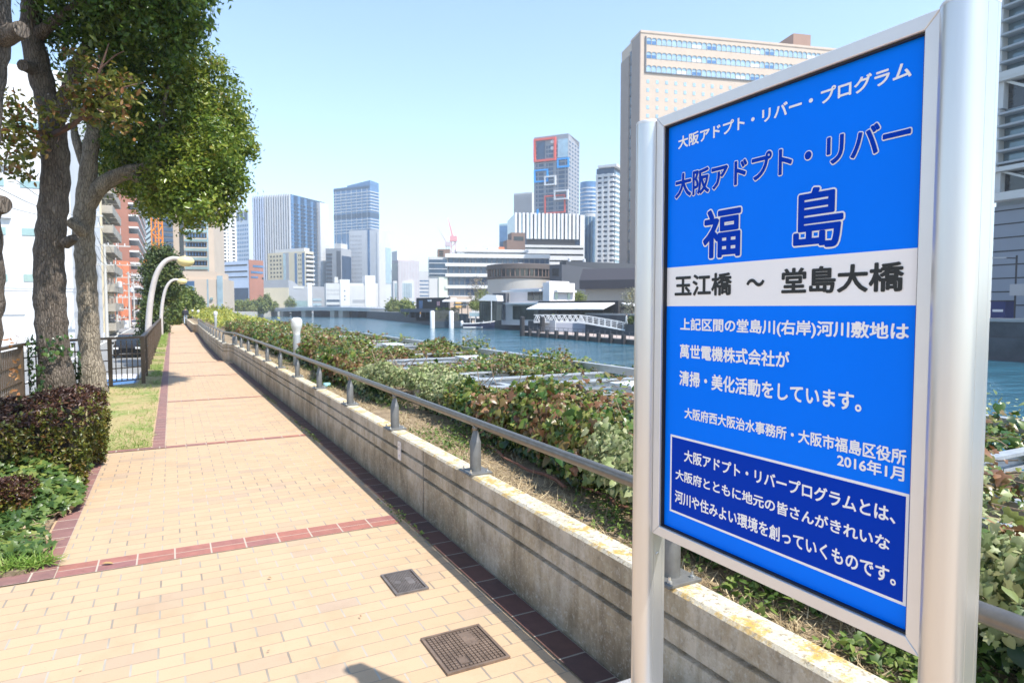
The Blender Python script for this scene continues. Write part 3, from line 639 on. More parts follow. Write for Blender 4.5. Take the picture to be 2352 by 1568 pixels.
# --- clipped hedge
hm = leaf_mat('azalea_leaf', [(0, (.03, .05, .008)), (.35, (.08, .10, .014)), (.65, (.16, .16, .025)), (.85, (.15, .09, .02)), (1, (.16, .06, .025))], .2, .35, big=2.0)
hr_ = leaf_mat('azalea_red_leaf', [(0, (.035, .018, .014)), (.5, (.065, .028, .02)), (.8, (.10, .045, .025)), (1, (.15, .075, .04))], .15, .4)
hedge_in = mat('hedge_twigs', (.03, .022, .014), .9)
def hedge(name, label, x0, x1, y0, y1, h, n, seed, size):
    t = thing(name, label, 'hedge', ((x0+x1)/2, (y0+y1)/2, .03)); r = np.random.default_rng(seed)
    cx, cy = (x0+x1)/2, (y0+y1)/2; a, b = (x1-x0)/2, (y1-y0)/2
    MB().box(-a+.14, a-.14, -b+.14, b-.14, 0, h-.13).build('twigs', hedge_in, t)
    ar = np.array([4*a*b, 2*b*h, 2*a*h, 2*b*h]); fc = r.choice(4, n, p=ar/ar.sum()); u = 2*r.random(n)-1; v = 2*r.random(n)-1; w_ = r.random(n)
    x = np.where(fc == 0, u*a, np.where(fc == 1, a, np.where(fc == 2, u*a, -a))); y = np.where(fc == 0, v*b, np.where(fc == 2, -b, v*b)); z = np.where(fc == 0, h, w_*h)
    N = np.zeros((n, 3)); N[fc == 0] = (0, 0, 1); N[fc == 1] = (1, 0, .35); N[fc == 2] = (0, -1, .35); N[fc == 3] = (-1, 0, .3)
    # rounded edges and an uneven skin
    P = np.stack([x, y, z], 1); dz = np.clip((z-(h-.1))/.1, 0, 1)*(fc != 0); ins = .07*dz**2; P[:, 0] -= N[:, 0]*ins; P[:, 1] -= N[:, 1]*ins
    edge_ = np.minimum(np.minimum(a-np.abs(x), b-np.abs(y)), .1)/.1; P[:, 2] -= np.where(fc == 0, .06*(1-edge_)**2, 0)
    bump_ = .06*snoise(P[:, 0]*2+P[:, 2], P[:, 1]*2+P[:, 2]*1.7, 3.2, seed+3)+.07*snoise(P[:, 0]+P[:, 2], P[:, 1], 1.3, seed+4); P += N*(bump_-.06*r.random(n)**2)[:, None]
    red_ = (fc == 0) & (r.random(n) < .9) | (fc != 0) & (P[:, 2] > h-.12) & (r.random(n) < .5); k = np.repeat(np.arange(n), 5)
    tips = P[k]; N5 = N[k]+.0
    for sel, m in ((~red_[k], hm), (red_[k], hr_)):
        if sel.sum(): leaves('foliage', tips[sel]+.004*r.normal(size=(sel.sum(), 3)), size*(.7+.6*r.random(sel.sum())), m, t, OVAL, N5[sel], 1.0)
    return t
hedge('clipped_hedge', 'clipped box hedge with red brown top and olive side beside the trees', -4.2, -.70, 6.75, 8.4, .70, 17000, 61, .034)
hedge('clipped_hedge', 'low rusty red clump of hedge at the path corner in front of the ivy', -1.75, -.98, 5.85, 6.3, .30, 2600, 67, .032)
gi = thing('ground_ivy', 'low green ivy creeping out over the path edge in front of the hedge', 'ivy', (-1.4, 5.7, .03)); gi['kind'] = 'stuff'
n = 13000; x = -1.75+1.06*rng.random(n)**.85; y = 4.85+2.6*rng.random(n); q = snoise(x, y, 2.4, 71)
hgt = .05+.30*np.clip((y-4.9)/1.9, 0, 1)**1.5*np.clip((-.68-x)/.35, 0.1, 1)+.03*q
edge_ok = (x < -.80+.13*snoise(y, y*0, 3, 72)) & (q > -1.3-.6*(y-5)); edge_ok &= ~((y < 5.0) & (x > -1.2))
P = np.stack([x+1.4, y-5.7, np.maximum(.01, hgt*(.35+.65*rng.random(n)))], 1)[edge_ok]; k = rng.random(len(P)) < .5
gim = leaf_mat('ground_ivy_leaf', [(0, (.022, .05, .012)), (.4, (.05, .10, .022)), (.75, (.12, .18, .04)), (1, (.26, .28, .065))], .25, .35, big=1.5)
leaves('foliage', P[k], .035+.045*rng.random(k.sum()), gim, gi, IVY, (0.1, -.3, 1), .45)
leaves('dry_leaves', P[~k]*np.array([1, 1, .4]), .03+.05*rng.random((~k).sum()), leaf_mat('dry_leaf', [(0, (.18, .11, .06)), (.6, (.36, .26, .15)), (1, (.50, .38, .24))], .15, .7), gi, OVAL, (0, 0, 1), .4)
tw = MB()
for i in range(150):
    a = Vector((random.uniform(0., .6), random.uniform(-.8, 1.9), random.uniform(.0, .05))); d = Vector((random.uniform(-1, 1), random.uniform(-1, 1), 0)).normalized()*.06
    if random.random() < .3: a.x = random.uniform(.3, .56); d = Vector((.035, random.uniform(-.05, .05), 0))
    p = [a]
    for k in range(4): p.append(p[-1]+d*random.uniform(.5, 1.1)+Vector((random.uniform(-.02, .02), random.uniform(-.02, .02), random.uniform(-.008, .008))))
    tw.tube(p, random.uniform(.0012, .003), 4, cap=False)
tw.build('stems', mat('straw_stem', (.40, .29, .18), .8), gi)
# --- trees
def bark_mat(name, c0, c1, c2):
    g = NG(name); o = g.obj(); mp = g.map(o, (1, 1, .22))
    vo = g.n.new('ShaderNodeTexVoronoi'); vo.feature = 'DISTANCE_TO_EDGE'; vo.inputs['Scale'].default_value = 30; g.l.new(g.vec(*[g.math('ADD', a, g.math('MULTIPLY', b, .03)) for a, b in zip(g.xyz(mp), g.xyz(g.noise(mp, 14, 4, .6, 1)))]), vo.inputs[0])
    d = g.ramp(vo.outputs[0], [(0, (0, 0, 0)), (.10, (.7, .7, .7)), (.3, (1, 1, 1))])
    c = g.ramp(g.noise(mp, 9, 7, .7), [(.3, c0), (.5, c1), (.75, c2)]); c = g.mix(.75, c, g.ramp(vo.outputs[0], [(0, (.35, .33, .3)), (.12, (1, 1, 1))]), 'MULTIPLY')
    fl = g.ramp(g.noise(mp, 40, 3, .7), [(.62, (0, 0, 0)), (.7, (1, 1, 1))]); c = g.mix(g.math('MULTIPLY', fl, .5), c, (.38, .34, .29))
    g.base(c); g.p.inputs['Roughness'].default_value = .92; g.bump(g.math('ADD', d, g.math('MULTIPLY', g.noise(mp, 60, 5), .3)), .9, .018); return g.m
bk1 = bark_mat('dark_bark', (.065, .05, .04), (.125, .10, .08), (.20, .165, .13))
bk2 = bark_mat('pale_bark', (.15, .125, .095), (.28, .235, .18), (.40, .345, .27))
def V3(u, v, z): return Vector(at_depth(u, v, z))
def trunk_obj(name, parent, m, limbs, loc, n=14, jit=.05, slim=1.):
    mb = MB()
    for pts, rad in limbs:
        # smooth resampling with slight swelling
        P = [Vector(p) for p in pts]; Q = []; RR = []
        for i in range(len(P)-1):
            p0 = P[max(i-1, 0)]; p1 = P[i]; p2 = P[i+1]; p3 = P[min(i+2, len(P)-1)]; k = max(3, int((p2-p1).length/.1))
            for j in range(k):
                t = j/k; Q.append(.5*((2*p1)+(p2-p0)*t+(2*p0-5*p1+4*p2-p3)*t*t+(3*p1-p0-3*p2+p3)*t**3)); s = t*t*(3-2*t); RR.append(rad[i]*(1-s)+rad[i+1]*s)
        Q.append(P[-1]); RR.append(rad[-1]); RR = [r*slim*(1+.05*math.sin(i*1.7+r*40)) for i, r in enumerate(RR)]
        mb.tube([q-Vector(loc) for q in Q], RR, n, jitter=jit)
    return mb.build(name, m, parent, smooth=R(60))
# tree with the pale trunk and the big green crown
zB = 12.3; bB = V3(212, 905, zB); bB.z = 0
tB = thing('evergreen_tree', 'broad evergreen tree with pale sun-flecked trunk and a limb reaching over the path', 'tree', bB)
px = F_PX
def rpx(p, z): return p/px*z
b_l = [([V3(214, 925, zB), V3(213, 880, zB), V3(206, 800, zB), V3(202, 700, zB), V3(196, 600, zB), V3(192, 520, zB), V3(200, 440, zB), V3(206, 360, zB), V3(225, 240, zB+.2), V3(260, 120, zB+.3)], [rpx(p, zB) for p in (50, 35, 26, 25, 25, 26, 25, 20, 14, 6)]),
       ([V3(200, 470, zB), V3(235, 425, zB), V3(280, 400, zB+.1), V3(340, 385, zB+.2), V3(400, 350, zB+.8), V3(440, 300, zB+1.2), V3(460, 250, zB+1.3)], [rpx(p, zB) for p in (22, 21, 19, 17, 13, 8, 3)]),
       ([V3(300, 400, zB), V3(340, 425, zB+.2), V3(390, 430, zB+.5), V3(430, 440, zB+.6), V3(460, 430, zB+.6)], [rpx(p, zB) for p in (13, 10, 7, 4, 2)]),
       ([V3(196, 535, zB-.1), V3(175, 520, zB-.25), V3(158, 508, zB-.3)], [rpx(p, zB) for p in (16, 14, 13)]),
       ([V3(205, 400, zB), V3(180, 340, zB), V3(170, 270, zB+.2), V3(200, 190, zB+.3)], [rpx(p, zB) for p in (14, 11, 8, 3)]),
       ([V3(340, 385, zB+.2), V3(370, 300, zB+.4), V3(380, 220, zB+.4), V3(410, 150, zB+.5)], [rpx(p, zB) for p in (10, 8, 5, 2)])]
trunk_obj('trunk', tB, bk2, b_l, bB, slim=.84)
def ell(u, v, z, ru, rv, rd): return (tuple(V3(u, v, z)), (rpx(ru, z)/math.sqrt(1+kz(u)**2), max(rd, .4), rpx(rv, z)))
cB = [ell(470, 300, 13.6, 100, 120, 1.0), ell(400, 260, 13.4, 130, 140, 1.3), ell(520, 330, 13.4, 50, 80, .7), ell(430, 400, 12.8, 110, 70, .9), ell(440, 470, 12.6, 65, 45, .6), ell(500, 410, 12.7, 60, 60, .6),
      ell(390, 160, 13.5, 90, 90, 1.0), ell(300, 300, 13.6, 90, 90, 1.0), ell(330, 430, 13.2, 60, 35, .6), ell(280, 400, 13.6, 60, 50, .6), ell(430, 210, 13.3, 70, 80, .8), ell(250, 330, 13.6, 50, 90, .6), ell(350, 360, 13, 110, 50, .8), ell(440, 380, 12.2, 90, 60, .5), ell(400, 430, 12.3, 80, 40, .45), ell(500, 350, 12.4, 60, 70, .5), ell(455, 470, 12.2, 60, 45, .45), ell(385, 475, 12.4, 45, 30, .35)]+[ell(u_, v_, 13.2, r_, r_, .3) for u_, v_, r_ in ((555, 262, 26), (568, 335, 24), (535, 205, 24), (487, 140, 24), (552, 415, 24), (528, 468, 24), (420, 512, 20), (345, 480, 22), (560, 300, 16), (505, 500, 14), (512, 168, 18))]
lmB = leaf_mat('evergreen_leaf', [(0, (.04, .09, .012)), (.35, (.12, .19, .022)), (.65, (.23, .29, .038)), (.88, (.34, .35, .06)), (1, (.34, .24, .07))], .4, .3, big=1.6)
P, N = clumps(cB, 1150, 48, .088, 81, .45); leaves('crown', P-np.array(bB), .055+.075*rng.random(len(P))**1.5, lmB, tB, LEAF, N, .75)
# hanging sprays on the outline
P, N = clumps(cB, 260, 16, .07, 82, .98); leaves('crown_sprays', P-np.array(bB), .07+.05*rng.random(len(P)), lmB, tB, LEAF, N, .9)
# tree with the dark trunk, its shaded crown above the picture's upper edge, and a low leafy shoot
zA = 11.3; bA = V3(132, 915, zA); bA.z = 0
tA = thing('evergreen_tree', 'tall evergreen tree with dark furrowed trunk partly climbed by ivy and a shaded crown', 'tree', bA)
a_l = [([V3(133, 930, zA), V3(132, 890, zA), V3(123, 800, zA), V3(116, 700, zA), V3(114, 620, zA), V3(114, 560, zA), V3(122, 480, zA), V3(128, 400, zA), V3(124, 320, zA), V3(112, 250, zA), V3(88, 150, zA), V3(72, 60, zA), V3(90, -80, zA), V3(140, -220, zA)], [rpx(p, zA) for p in (48, 41, 34, 35, 34, 32, 32, 31, 30, 26, 26, 24, 18, 8)]),
       ([V3(115, 300, zA), V3(150, 230, zA+.1), V3(190, 130, zA+.2), V3(260, 20, zA+.2), V3(330, -80, zA)], [rpx(p, zA) for p in (24, 20, 16, 12, 5)]),
       ([V3(75, 90, zA), V3(140, 40, zA-.1), V3(240, -20, zA-.3), V3(350, -50, zA-.3), V3(430, -40, zA-.2)], [rpx(p, zA) for p in (16, 13, 11, 7, 3)]),
       ([V3(84, 160, zA), V3(66, 155, zA-.25), V3(52, 150, zA-.4)], [rpx(p, zA) for p in (16, 14, 13)]),
       ([V3(150, 560, zA-.1), V3(165, 550, zA-.15), V3(172, 545, zA-.2)], [rpx(p, zA) for p in (14, 11, 9)])]
trunk_obj('trunk', tA, bk1, a_l, bA, slim=.92)
cA = [ell(270, -60, 11.2, 190, 160, 1.4), ell(400, -60, 11.3, 110, 130, 1.1), ell(170, -20, 11.6, 110, 110, 1.0), ell(330, 70, 11.5, 130, 70, 1.0), ell(230, 120, 12.0, 110, 90, .9), ell(430, 20, 11.3, 50, 70, .6), ell(100, -120, 11, 150, 100, 1.1), ell(300, -230, 11, 260, 150, 1.7), ell(200, 220, 12.2, 70, 80, .6)]
lmA = leaf_mat('camphor_leaf', [(0, (.03, .075, .012)), (.4, (.075, .14, .02)), (.75, (.14, .21, .03)), (1, (.25, .29, .05))], .38, .3, big=1.6)
P, N = clumps(cA, 760, 44, .10, 91, .45); leaves('crown', P-np.array(bA), .08+.06*rng.random(len(P)), lmA, tA, LEAF, N, .8)
P, N = clumps(cA[5:6]+cA[1:2]+cA[3:4], 120, 14, .07, 92, 1.0); leaves('crown_sprays', P-np.array(bA), .09+.05*rng.random(len(P)), lmA, tA, LEAF, N+np.array([0, 0, -.3]), .9, along=(0.2, 0, -1))
# low shoot with yellow and rust leaves
zS = 10.6
sh = [([V3(118, 312, zA), V3(150, 296, zS+.2), V3(180, 276, zS), V3(196, 245, zS), V3(212, 200, zS), V3(230, 160, zS), V3(250, 100, zS)], [rpx(p, zS) for p in (8, 7, 6, 5, 4, 3, 1.2)]),
      ([V3(196, 245, zS), V3(240, 220, zS-.1), V3(290, 200, zS-.1), V3(330, 190, zS)], [rpx(p, zS) for p in (4, 3, 2, 1)]), ([V3(180, 276, zS), V3(230, 262, zS-.1), V3(285, 240, zS-.2)], [rpx(p, zS) for p in (3.5, 2.5, 1)]),
      ([V3(212, 200, zS), V3(190, 150, zS+.1), V3(160, 110, zS+.1)], [rpx(p, zS) for p in (3, 2, 1)]), ([V3(118, 316, zA), V3(80, 300, zS), V3(40, 290, zS), V3(0, 300, zS)], [rpx(p, zS) for p in (6, 4, 3, 1.5)]),
      ([V3(60, 296, zS), V3(40, 250, zS), V3(30, 200, zS)], [rpx(p, zS) for p in (3, 2, 1)]), ([V3(40, 290, zS), V3(20, 340, zS), V3(8, 400, zS)], [rpx(p, zS) for p in (3, 2, 1)]), ([V3(230, 160, zS), V3(262, 130, zS), V3(285, 118, zS)], [rpx(p, zS) for p in (2.5, 1.5, .8)])]
trunk_obj('shoot', tA, mat('red_brown_twig', (.11, .06, .045), .8, var=.3, scale=12), sh, bA, 6, .1)
cS = [ell(210, 180, zS, 70, 60, .5), ell(260, 215, zS, 75, 45, .5), ell(190, 235, zS, 60, 45, .5), ell(250, 260, zS, 70, 35, .45), ell(100, 260, zS, 60, 30, .4), ell(40, 260, zS, 60, 45, .4), ell(50, 310, zS, 70, 35, .4), ell(30, 370, zS, 45, 45, .35), ell(70, 345, zS, 40, 40, .3), ell(170, 130, zS, 35, 30, .3)]
lmS = leaf_mat('shoot_leaf', [(0, (.06, .09, .012)), (.35, (.14, .16, .025)), (.7, (.26, .24, .045)), (.88, (.26, .14, .05)), (1, (.30, .12, .05))], .35, .3)
P, N = clumps(cS, 230, 9, .08, 95, .3); leaves('shoot_leaves', P-np.array(bA), .085+.055*rng.random(len(P)), lmS, tA, OVAL, N, .9)
# ivy on the trunk
n = 900; a = rng.uniform(0, 6.28, n); t_ = rng.random(n)**1.5; keep = (snoise(a, t_*4, 1.2, 97) > -.1); rad = rpx(46, zA)+.02
P = np.stack([rad*np.cos(a)-.04*t_, rad*np.sin(a), .02+1.15*t_], 1)[keep]; leaves('trunk_ivy', P, .05+.035*rng.random(len(P)), ivd, tA, IVY, np.stack([np.cos(a), np.sin(a), .2*np.ones(n)], 1)[keep], .35, along=(0, 0, -1))
# nearest tree at the picture's edge
zC = 8.6; bC = V3(-40, 920, zC); bC.z = 0
tC = thing('evergreen_tree', 'flaking trunk of a nearer tree cut by the picture edge, dry leaves at its foot', 'tree', bC)
c_l = [([V3(-62, 1000, zC), V3(-54, 880, zC), V3(-44, 780, zC), V3(-40, 640, zC), V3(-44, 520, zC), V3(-40, 430, zC), V3(-40, 330, zC), V3(-30, 200, zC), V3(-18, 80, zC), V3(-8, -60, zC), V3(30, -260, zC)], [rpx(p, zC) for p in (56, 50, 46, 47, 44, 36, 36, 38, 42, 34, 10)]), ([V3(-30, 470, zC), V3(-5, 470, zC-.2), V3(10, 470, zC-.25)], [rpx(p, zC) for p in (34, 26, 20)]),
       ([V3(-10, 90, zC), V3(25, 78, zC-.1), V3(50, 68, zC-.2)], [rpx(p, zC) for p in (28, 24, 19)]), ([V3(-8, -60, zC), Vector((-1.6, 8.2, 5.2)), Vector((-.9, 5.6, 5.6)), Vector((-.5, 4.2, 5.7))], [.16, .12, .08, .03])]
trunk_obj('trunk', tC, bk1, c_l, bC, slim=.86)
P, N = clumps([ell(60, -330, zC, 260, 150, 1.6), ell(-200, -200, zC, 200, 200, 1.6), ((-.75, 4.3, 5.6), (.95, 1.5, .6)), ((-1.7, 3.6, 5.4), (.9, 1.2, .6)), ((-.9, 5.4, 5.5), (.8, 1.2, .6)), ((-.75, 4.3, 5.6), (.95, 1.5, .6)), ((-.9, 3.3, 5.5), (.7, .9, .5))], 900, 26, .12, 99, .3); leaves('crown', P-np.array(bC), .09+.06*rng.random(len(P)), lmA, tC, LEAF, N, .8)
P = np.array([V3(20+30*random.random(), 770+190*random.random(), 8.3) for i in range(34)])-np.array(bC); leaves('dry_leaves', P, .05+.04*rng.random(len(P)), leaf_mat('orange_dry_leaf', [(0, (.30, .13, .05)), (1, (.45, .24, .10))], .25, .6), tC, OVAL, (0, -1, .3), .8)
# --- brown fence
fm = mat('fence_brown_metal', (.115, .082, .058), .45, .35, var=.15, scale=6)
FL = [(-2.35, 8.2), (-2.35, 10.0), (-2.33, 11.8), (-2.28, 13.6), (-1.86, 14.95), (-1.13, 15.52), (-.56, 15.92)]
fn = thing('metal_fence', 'brown metal grid fence along the left edge of the path', 'fence', (-.6, 16, 0))
def fpt(x, y, z): return Vector((x+.6, y-16, z))
def bar(m, a, b, w_, h_):
    a = Vector(a); b = Vector(b); t = (b-a).normalized(); q = Vector((-t.y, t.x, 0)).normalized() if abs(t.z) < .99 else Vector((1, 0, 0)); u = t.cross(q) if abs(t.z) < .99 else Vector((0, 1, 0))
    m.loft([[p+q*(i*w_/2)+u*(j*h_/2) for i, j in ((-1, -1), (1, -1), (1, 1), (-1, 1))] for p in (a, b)])
y = 17.6; FL2 = []
while y < 62: FL2.append((-.56, y)); y += 1.8
FP = FL+FL2
for i, (x, y) in enumerate(FP):
    m = MB(); bar(m, fpt(x, y, -.1), fpt(x, y, .98), .075, .075); m.build('post', fm, fn)
for i, ((x0, y0), (x1, y1)) in enumerate(zip(FP, FP[1:])):
    m = MB(); L = math.hypot(x1-x0, y1-y0); coarse = 3 <= i <= 4; a = .0 if i < 4 else .0
    for z in ((.11, .33, .55, .77) if coarse else (.11, .38, .66)): bar(m, fpt(x0, y0, z), fpt(x1, y1, z), .022, .022)
    nb = max(2, round(L/(.22 if coarse else .115)))
    for k in range(1, nb): t = k/nb; bar(m, fpt(x0+(x1-x0)*t, y0+(y1-y0)*t, .1), fpt(x0+(x1-x0)*t, y0+(y1-y0)*t, .95), .02, .014)
    m.build('grid_panel', fm, fn)
    m = MB(); e = (Vector((x1-x0, y1-y0, 0)).normalized())*.02; bar(m, fpt(x0, y0, 1.005)-e, fpt(x1, y1, 1.005)+e, .085, .045); m.build('top_rail', fm, fn)
# --- white capped lamp bollards on the river side
bw = mat('bollard_pale', (.60, .60, .58), .5, var=.08, scale=5); bgm = mat('bollard_grey', (.36, .37, .37), .45, .3)
def bollard(x, y, h=1.44):
    t = thing('bollard_lamp', '', 'bollard lamp', (x, y, .5)); z = h-.5
    MB().lathe([(.07, -.02), (.07, z-.36), (.065, z-.34)], 16).build('shaft', bgm, t, smooth=R(40))
    MB().lathe([(.066, z-.34), (.068, z-.30), (.075, z-.26), (.10, z-.19), (.108, z-.15), (.108, z-.09), (.104, z-.05), (.085, z-.018), (.05, z-.002), (.0, z)], 20).build('cap', bw, t, smooth=R(50))
    return t
bl = [('pale dome-capped bollard lamp standing in the ivy just behind the handrail', 2.17, 13.2), ('pale dome-capped bollard lamp with an orange edge beyond the wall corner', 2.15, 39), ('white bollard lamp far along the path behind the second wall', 2.1, 63), ('white bollard lamp farthest along the path near the walkers', 2.05, 78)]
for lb, x, y in bl: tag(bollard(x, y), lb, group='bollard lamps along the river side')
# --- curved lamps
lpm = mat('lamp_pole_pale', (.52, .47, .44), .5, .1, var=.08, scale=3); lym = mat('lamp_yellow_shade', (.70, .58, .27), .4, var=.06, scale=4)
def lamp(u, D, lb):
    x = D*(.4656+.885*kz(u)); p = at_depth(u, 700, D); t = thing('street_lamp', lb, 'street lamp', (p[0], p[1], STREET)); b = -STREET
    pts = [(0, 0, 0), (0, 0, b+.5), (.02, 0, b+1.2), (.11, 0, b+2.0), (.27, 0, b+2.7), (.50, 0, b+3.12), (.75, 0, b+3.28), (.98, 0, b+3.27)]
    P = [Vector(q) for q in pts]; Q = []
    for i in range(len(P)-1):
        p0 = P[max(i-1, 0)]; p1 = P[i]; p2 = P[i+1]; p3 = P[min(i+2, len(P)-1)]
        for j in range(5): s = j/5; Q.append(.5*((2*p1)+(p2-p0)*s+(2*p0-5*p1+4*p2-p3)*s*s+(3*p1-p0-3*p2+p3)*s**3))
    Q.append(P[-1]); MB().tube(Q, [.11-.045*i/len(Q) for i in range(len(Q))], 14).build('pole', lpm, t, smooth=R(40))
    sh = MB(); rings = []
    for k in range(11):
        a = math.pi*k/10; xx = -.27*math.cos(a); rr = math.sin(a)
        rings.append([(1.16+xx, .19*rr*math.cos(c), b+3.2+.18*rr*math.sin(c)-.02*xx) for c in np.linspace(0, 2*math.pi, 16, endpoint=False)])
    sh.loft(rings).build('shade', lym, t, smooth=R(60)); return t
lamp(339, 21.5, 'nearest curved street lamp with a yellow oval shade behind the brown fence')
lamp(369, 38, 'middle curved street lamp with a yellow oval shade behind the brown fence')
lamp(376.5, 57, 'farthest and smallest curved street lamp with a yellow oval shade')
for o in [o for o in COL.objects if o.name.startswith('street_lamp')]: o['group'] = 'curved lamps along the fence'
# --- evergreen clump behind the lamps and greenery farther on
def crown_tree(name, label, ells, base, trunk_r, m, ncl, per, sig, size, seed, group=None, tm=None, zg=STREET, inner=.5, bark=None):
    b = Vector(base); b.z = zg; t = thing(name, label, 'tree', b, group=group); top = max(e[0][2] for e in ells); c = np.mean([e[0] for e in ells], axis=0)
    trunk_obj('trunk', t, bark or bk1, [([b+Vector((0, 0, -.1)), b*.5+Vector(c)*.5, Vector((c[0], c[1], top))], [trunk_r, trunk_r*.75, trunk_r*.2])]+[([b*.45+Vector(c)*.55, Vector(e[0])], [trunk_r*.5, trunk_r*.12]) for e in ells[:5]], b, 8)
    P, N = clumps(ells, ncl, per, sig, seed, inner); leaves('crown', P-np.array(b), size*(.7+.6*rng.random(len(P))), m, t, tm or LEAF, N, .75); return t
lmE = leaf_mat('dark_evergreen_leaf', [(0, (.02, .04, .010)), (.5, (.05, .08, .015)), (.85, (.10, .12, .02)), (1, (.17, .16, .03))], .2, .5, big=.6)
D = 43; crown_tree('evergreen_tree', 'dark round-headed evergreen behind the curved street lamps', [ell(372, 640, D, 38, 62, 1.2), ell(360, 610, D, 26, 36, 1.0), ell(392, 650, D, 20, 40, .9), ell(352, 690, D, 22, 50, 1.0), ell(378, 590, D, 20, 20, .7)], at_depth(366, 760, D), .2, lmE, 420, 30, .22, .22, 101)
D = 41; crown_tree('dense_shrub', 'dark shrub low beside the foot of the curved lamps', [ell(340, 740, D, 16, 60, .9), ell(352, 770, D, 18, 50, .9), ell(372, 745, D, 12, 40, .6)], at_depth(345, 790, D), .12, lmE, 220, 26, .2, .2, 102)['category'] = 'shrub'
lmY = leaf_mat('sunny_hedge_leaf', [(0, (.05, .09, .012)), (.5, (.12, .17, .025)), (1, (.24, .26, .05))], .3, .5, big=.5)
for i, (u, v, D, ru, rv, lb) in enumerate([(402, 720, 62, 9, 42, 'narrow green hedge bush beside the path just past the fence end'), (424, 700, 88, 24, 38, 'yellow green tree beside the walkers on the path'), (414, 712, 78, 16, 36, 'bushy green tree left of the two walkers'), (447, 705, 130, 18, 22, 'greyish leafy tree at the far end of the path')]):
    crown_tree('leafy_tree', lb, [ell(u, v, D, ru, rv, rpx(ru, D)), ell(u+ru*.3, v-rv*.4, D, ru*.6, rv*.5, rpx(ru*.6, D))], at_depth(u, 735, D), .12, lmY, 160, 26, .012*D**.7, .0045*D, 110+i, 'trees along the path', zg=-.1)
for i, (u, D, ru, lb) in enumerate([(470, 110, 22, 'yellow green bush rising behind the ivy nearest the far tower'), (500, 96, 30, 'broad yellow bush at the far end of the ivy bank')]):
    t = crown_tree('leafy_bush', lb, [ell(u, 730, D, ru, 22, 1.6), ell(u+ru*.5, 735, D, ru*.7, 16, 1.4)], at_depth(u, 745, D), .1, MATS['yellow_green_leaf'], 170, 26, .3, .4, 120+i, zg=0)
    t['category'] = 'bush'
# ================================================================== BUILDINGS
class Bld:
    """box building: nearest corner on the ray of picture column uc at depth D; face R runs right from it, face L runs left/back"""
    def __init__(s, name, label, cat, uc, D, u0, u1, vtop, a=20, zg=QUAY, m=None, wr=None, wl=None, group=None, body=True):
        a = R(a); ca, sa = math.cos(a), math.sin(a); Cx, Cz = kz(uc)*D, D; k0, k1 = kz(u0), kz(u1)
        s.wr = wr or (k1*Cz-Cx)/(ca-k1*sa); dl = sa+k0*ca; s.wl = wl or (min(70, (Cx-k0*Cz)/dl) if dl > .02 else 15)
        dR = RT*ca+FH*sa; s.D = D; s.zg = zg; s.H = hz(vtop, D)-zg; s.a = a; s.Cx = Cx; s.m = m; s.ca = ca; s.sa = sa
        c = RT*Cx+FH*Cz; s.root = thing(name, label, cat, (c[0], c[1], zg), math.atan2(dR[1], dR[0]), group)
        if body: s.wall = box('wall', m, 0, s.wr, 0, s.wl, -1, s.H, s.root)
    def z(s, v): return hz(v, s.D)-s.zg
    def sR(s, u): k = kz(u); return (k*s.D-s.Cx)/(s.ca-k*s.sa)
    def sL(s, u): k = kz(u); return (s.Cx-k*s.D)/(s.sa+k*s.ca)
    def R(s, name, m, s0, s1, z0, z1, out=.12, inn=-.0, mb=None):
        b = (mb or MB()).box(s0, s1, -out, -inn if inn else 0, z0, z1)
        return b if mb else b.build(name, m, s.root)
    def L(s, name, m, s0, s1, z0, z1, out=.12, inn=0, mb=None):
        b = (mb or MB()).box(-out, 0, s0, s1, z0, z1)
        return b if mb else b.build(name, m, s.root)
    def bands(s, face, m, n, z0, z1, frac, s0=None, s1=None, out=.12, name='window_band'):
        w_ = s.wr if face == 'R' else s.wl; s0 = .0 if s0 is None else s0; s1 = w_ if s1 is None else s1; d = (z1-z0)/n
        for k in range(n): getattr(s, face)(name, m, s0, s1, z0+d*(k+(1-frac)/2), z0+d*(k+(1+frac)/2), out)
    def fins(s, face, m, n, z0, z1, frac, s0=None, s1=None, out=.25, name='fin'):
        w_ = s.wr if face == 'R' else s.wl; s0 = 0 if s0 is None else s0; s1 = w_ if s1 is None else s1; d = (s1-s0)/n
        for k in range(n): getattr(s, face)(name, m, s0+d*(k+(1-frac)/2), s0+d*(k+(1+frac)/2), z0, z1, out)
    def grid(s, face, m, nx, nz, s0, s1, z0, z1, fx, fz, out=.1, rows=False, name='window', cap=100, skip=None):
        dx = (s1-s0)/nx; dz = (z1-z0)/nz; rest = None; cnt = 0
        for j in range(nz-1, -1, -1):
            row = MB()
            for i in range(nx):
                if skip and skip(i, j): continue
                a = (s0+dx*(i+(1-fx)/2), s0+dx*(i+(1+fx)/2), z0+dz*(j+(1-fz)/2), z0+dz*(j+(1+fz)/2))
                if rows: getattr(s, face)(name, m, *a, out, mb=row)
                elif cnt < cap: getattr(s, face)(name, m, *a, out); cnt += 1
                else:
                    rest = rest or MB(); getattr(s, face)(name, m, *a, out, mb=rest)
            if rows and row.v: row.build(name, m, s.root)
        if rest is not None:
            o = rest.build('windows', m, s.root); o['kind'] = 'stuff'
    def roof(s, name, m, x0, x1, y0, y1, h, z=None): z = s.H if z is None else z; return box(name, m, x0, x1, y0, y1, z+.003, z+h, s.root)
def wm(name, c, v=.06, sc=.15, r=.8): return mat(name, c, r, var=v, scale=sc)
wht = wm('white_panel', (.66, .66, .66)); offw = wm('offwhite_wall', (.54, .535, .52)); crm = wm('cream_wall', (.66, .57, .40)); tan = wm('tan_wall', (.55, .44, .34)); red_ = wm('red_brown_tile', (.33, .15, .105), .1)
